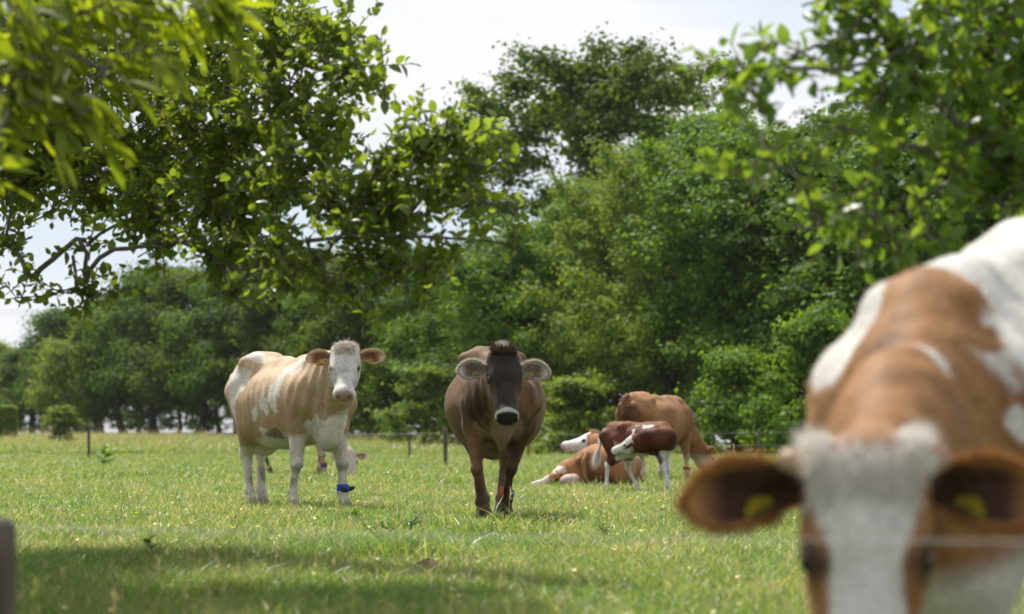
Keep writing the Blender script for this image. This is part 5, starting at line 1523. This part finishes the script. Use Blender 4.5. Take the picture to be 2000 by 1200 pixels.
def scatter(name, label, proto, pts, rot, scl, idx, kind="stuff"):
    """One grass object: the patches are set out on its points by geometry nodes."""
    coll = bpy.data.collections.new(name + "_patches")
    for o in proto: coll.objects.link(o)
    me = bpy.data.meshes.new(name); me.from_pydata([tuple(p) for p in pts], [], [])
    for nm, dt, ty in (("rot", rot, 'FLOAT'), ("scl", scl, 'FLOAT'), ("pick", idx, 'INT')):
        a = me.attributes.new(nm, ty, 'POINT'); a.data.foreach_set("value", np.asarray(dt, np.int32 if ty == 'INT' else np.float32))
    o = mesh_obj(name, me)
    ng = bpy.data.node_groups.new(name + "_nodes", 'GeometryNodeTree')
    ng.interface.new_socket("Geometry", in_out='INPUT', socket_type='NodeSocketGeometry'); ng.interface.new_socket("Geometry", in_out='OUTPUT', socket_type='NodeSocketGeometry')
    gi = ng.nodes.new('NodeGroupInput'); go = ng.nodes.new('NodeGroupOutput'); ip = ng.nodes.new('GeometryNodeInstanceOnPoints'); ci = ng.nodes.new('GeometryNodeCollectionInfo')
    ci.inputs["Collection"].default_value = coll; ci.inputs["Separate Children"].default_value = True; ci.inputs["Reset Children"].default_value = True
    def attr(nm, ty):
        n = ng.nodes.new('GeometryNodeInputNamedAttribute'); n.data_type = ty; n.inputs["Name"].default_value = nm; return n.outputs["Attribute"]
    cx = ng.nodes.new('ShaderNodeCombineXYZ'); ng.links.new(attr("rot", 'FLOAT'), cx.inputs["Z"])
    er = ng.nodes.new('FunctionNodeEulerToRotation'); ng.links.new(cx.outputs[0], er.inputs[0])
    sc = ng.nodes.new('ShaderNodeCombineXYZ'); s_ = attr("scl", 'FLOAT')
    for ax_ in ("X", "Y", "Z"): ng.links.new(s_, sc.inputs[ax_])
    ng.links.new(gi.outputs[0], ip.inputs["Points"]); ng.links.new(ci.outputs[0], ip.inputs["Instance"]); ip.inputs["Pick Instance"].default_value = True
    ng.links.new(attr("pick", 'INT'), ip.inputs["Instance Index"]); ng.links.new(er.outputs[0], ip.inputs["Rotation"]); ng.links.new(sc.outputs[0], ip.inputs["Scale"])
    ng.links.new(ip.outputs[0], go.inputs[0])
    md = o.modifiers.new("patches", 'NODES'); md.node_group = ng
    tag(o, label, "grass", kind=kind)
    return o

def lay(y0, y1, step, margin, rng, keep=None):
    pts = []
    y = y0
    while y < y1:
        half = .2128 * y + margin; xs = np.arange(-half, half + step, step)
        for x in xs: pts.append((x + rng.uniform(-.35, .35) * step, y + rng.uniform(-.35, .35) * step))
        y += step
    P = np.array(pts)
    if keep is not None: P = P[keep(P)]
    return np.column_stack([P, ground_z(P[:, 0], P[:, 1]) - .004])

def build_grass():
    rng = np.random.default_rng(3)
    near = [patch_object("near_sward", rng, .9, 3200, .062, .0046, .07 + .015 * i, 8, 1, 160) for i in range(5)]
    P = lay(6.5, 17, .72, 1.8, rng); n = len(P)
    scatter("grass", "short green pasture grass with pale seed heads and clover in the foreground", near, P, rng.uniform(0, 6.28, n), rng.uniform(.8, 1.25, n), rng.integers(0, 5, n))
    mid = [patch_object("mid_sward", rng, 1.3, 4000, .062, .0064, .08 + .015 * i, 12, 2, 160) for i in range(4)]
    P = lay(17, 36, 1.05, 2.5, rng); n = len(P)
    scatter("grass", "sunlit yellow-green pasture grass around the standing cows", mid, P, rng.uniform(0, 6.28, n), rng.uniform(.8, 1.25, n), rng.integers(0, 4, n))
    rank = [patch_object("rank_tuft", rng, .45, 420, .115, .0070, .02, 3, 0, 30) for i in range(3)]
    P = lay(9, 60, 2.3, 2.0, rng); P = P[fbm(P * np.array((1, 1, 0)), .5, 9) > .52]; n = len(P)
    scatter("grass_tufts", "darker rank tufts left standing in the grazed pasture", rank, P, rng.uniform(0, 6.28, n), rng.uniform(.6, 1.5, n), rng.integers(0, 3, n))
    far = [patch_object("far_sward", rng, 3.0, 4200, .09, .016, .02 + .01 * i, 8, 0, 0) for i in range(4)]
    P = lay(36, 112, 2.4, 6, rng); n = len(P)
    scatter("grass", "far pasture grass reaching to the wood's foot", far, P, rng.uniform(0, 6.28, n), rng.uniform(.8, 1.2, n), rng.integers(0, 4, n))
    tall = [patch_object("tall_sward", rng, 3.0, 2600, .28, .035, .07, 40, 0, 0) for i in range(3)]
    P = lay(112, 205, 2.7, 10, rng, lambda Q: Q[:, 0] < (150 - Q[:, 1]) * .12 + 2); n = len(P)
    scatter("grass", "tall straw-tipped grass on the far bank at the left", tall, P, rng.uniform(0, 6.28, n), rng.uniform(.6, 1.2, n), rng.integers(0, 3, n))
build_grass()
# ---------------------------------------------------------------- small plants and dung in the pasture
WEED = leaf_mat("weed_leaves", (.05, .12, .02), (.12, .22, .035), .35)
THISTLE = leaf_mat("thistle_leaves", (.035, .060, .030), (.060, .095, .045), .2)
DUNG = plain_mat("dry_dung", (.15, .105, .065), .95, .5, 30, .1, .8)

def weed(name, label, px, d, h, n, mat, seed, leaf, wid, group):
    rng = np.random.default_rng(seed); x = (px - 1000) / F_PX * d
    root = tag(empty(name, (x, d, float(ground_z(x, d)))), label, "plant", group)
    P = np.array([(0, 0, -.02), (rng.normal(0, .02), rng.normal(0, .02), h * .5), (rng.normal(0, .04), rng.normal(0, .04), h)])
    tube_obj("stem", [(P, [.006, .005, .003])], plain_mat(name + "_stem", (.12, .16, .05), .7, .2, 20), root, 5)
    V0, F0 = leaf_template(wid, .12, .25)
    me = np_mesh("leaf", V0, F0, [mat], smooth=True, tint=np.full(len(V0), .5))
    for i in range(n):
        t = i / n; a = i * 2.4 + rng.uniform(-.3, .3)
        o = bpy.data.objects.new("leaf", me)
        c = np.array([np.interp(t * .9 + .1, [0, .5, 1], P[:, j]) for j in range(3)])
        o.location = c; o.rotation_euler = (rng.normal(0, .2), -rng.uniform(.2, 1.0), a); s = leaf * (1.15 - .5 * t) * rng.uniform(.8, 1.2); o.scale = (s, s, s)
        link(o, root)
WG = "weeds standing in the pasture"
weed("broadleaf_weed", "bright broad-leaved weed beside the left fence post", 205, 62, .55, 12, WEED, 1, .36, .5, WG)
weed("broadleaf_weed", "small broad-leaved weed at the edge of the tree shade", 300, 13.6, .13, 9, WEED, 2, .10, .55, WG)
weed("broadleaf_weed", "low dock plant in front of the tan pied cow's strapped leg", 690, 20.2, .10, 9, WEED, 3, .16, .4, WG)
weed("thistle", "dark thistle standing in the grass in front of the brown cow", 805, 17.2, .17, 14, THISTLE, 4, .10, .22, WG)
weed("thistle", "dark thistle between the brown cow and the close cow's ear", 1180, 16.5, .12, 12, THISTLE, 5, .09, .22, WG)
weed("thistle", "small dark thistle left of the brown cow's feet", 760, 16.8, .11, 10, THISTLE, 6, .09, .22, WG)

def dung(px, py, label, seed, r=.09):
    rng = np.random.default_rng(seed); d = CAM_H * F_PX / (py - HORIZON); x = (px - 1000) / F_PX * d
    U, V = np.meshgrid(np.linspace(0, 2 * math.pi, 18, endpoint=False), np.linspace(0, 1, 7))
    R = r * (1 - V ** 1.6); Z = r * .55 * V
    P = np.stack([R * np.cos(U), R * np.sin(U) * .9, Z], -1).reshape(-1, 3)
    P *= (1 + .5 * (fbm(P + seed, 22, seed) - .5))[:, None]
    i = np.arange(6)[:, None] * 18 + np.arange(18)[None]; j = np.arange(6)[:, None] * 18 + (np.arange(18)[None] + 1) % 18
    o = mesh_obj("dung_pat", np_mesh("dung_pat", P, np.stack([i, j, j + 18, i + 18], -1).reshape(-1, 4), [DUNG], smooth=True))
    o.location = (x, d, float(ground_z(x, d)) + .03); tag(o, label, "dung", "dung pats in the grass")
dung(838, 1118, "dry brown dung pat in the shaded foreground grass", 1)
dung(925, 1108, "small dark dung crumb right of the dry pat", 2, .05)
dung(1290, 1012, "brown dung pat in the grass below the calf", 3, .10)
dung(1398, 1012, "brown dung lump beside the close cow's ear", 4, .09)
# ---------------------------------------------------------------- thin summer haze
def build_haze():
    x, y0, y1, z0, z1 = 3100, -60, 3100, -1.5, 28.5
    V = np.array([(-x, y0, z0), (x, y0, z0), (x, y1, z0), (-x, y1, z0), (-x, y0, z1), (x, y0, z1), (x, y1, z1), (-x, y1, z1)], float)
    Q = np.array([(3, 2, 1, 0), (4, 5, 6, 7), (0, 1, 5, 4), (1, 2, 6, 5), (2, 3, 7, 6), (3, 0, 4, 7)])
    M = Mat("thin_haze"); v = M.n("ShaderNodeVolumePrincipled")
    v.inputs["Color"].default_value = (.86, .91, 1.0, 1); v.inputs["Density"].default_value = .00007; v.inputs["Anisotropy"].default_value = .3
    M.l(v.outputs[0], M.out.inputs["Volume"])
    o = mesh_obj("haze", np_mesh("haze", V, Q, [M.m])); tag(o, "thin pale summer haze over the far trees", "haze", kind="stuff")
build_haze()
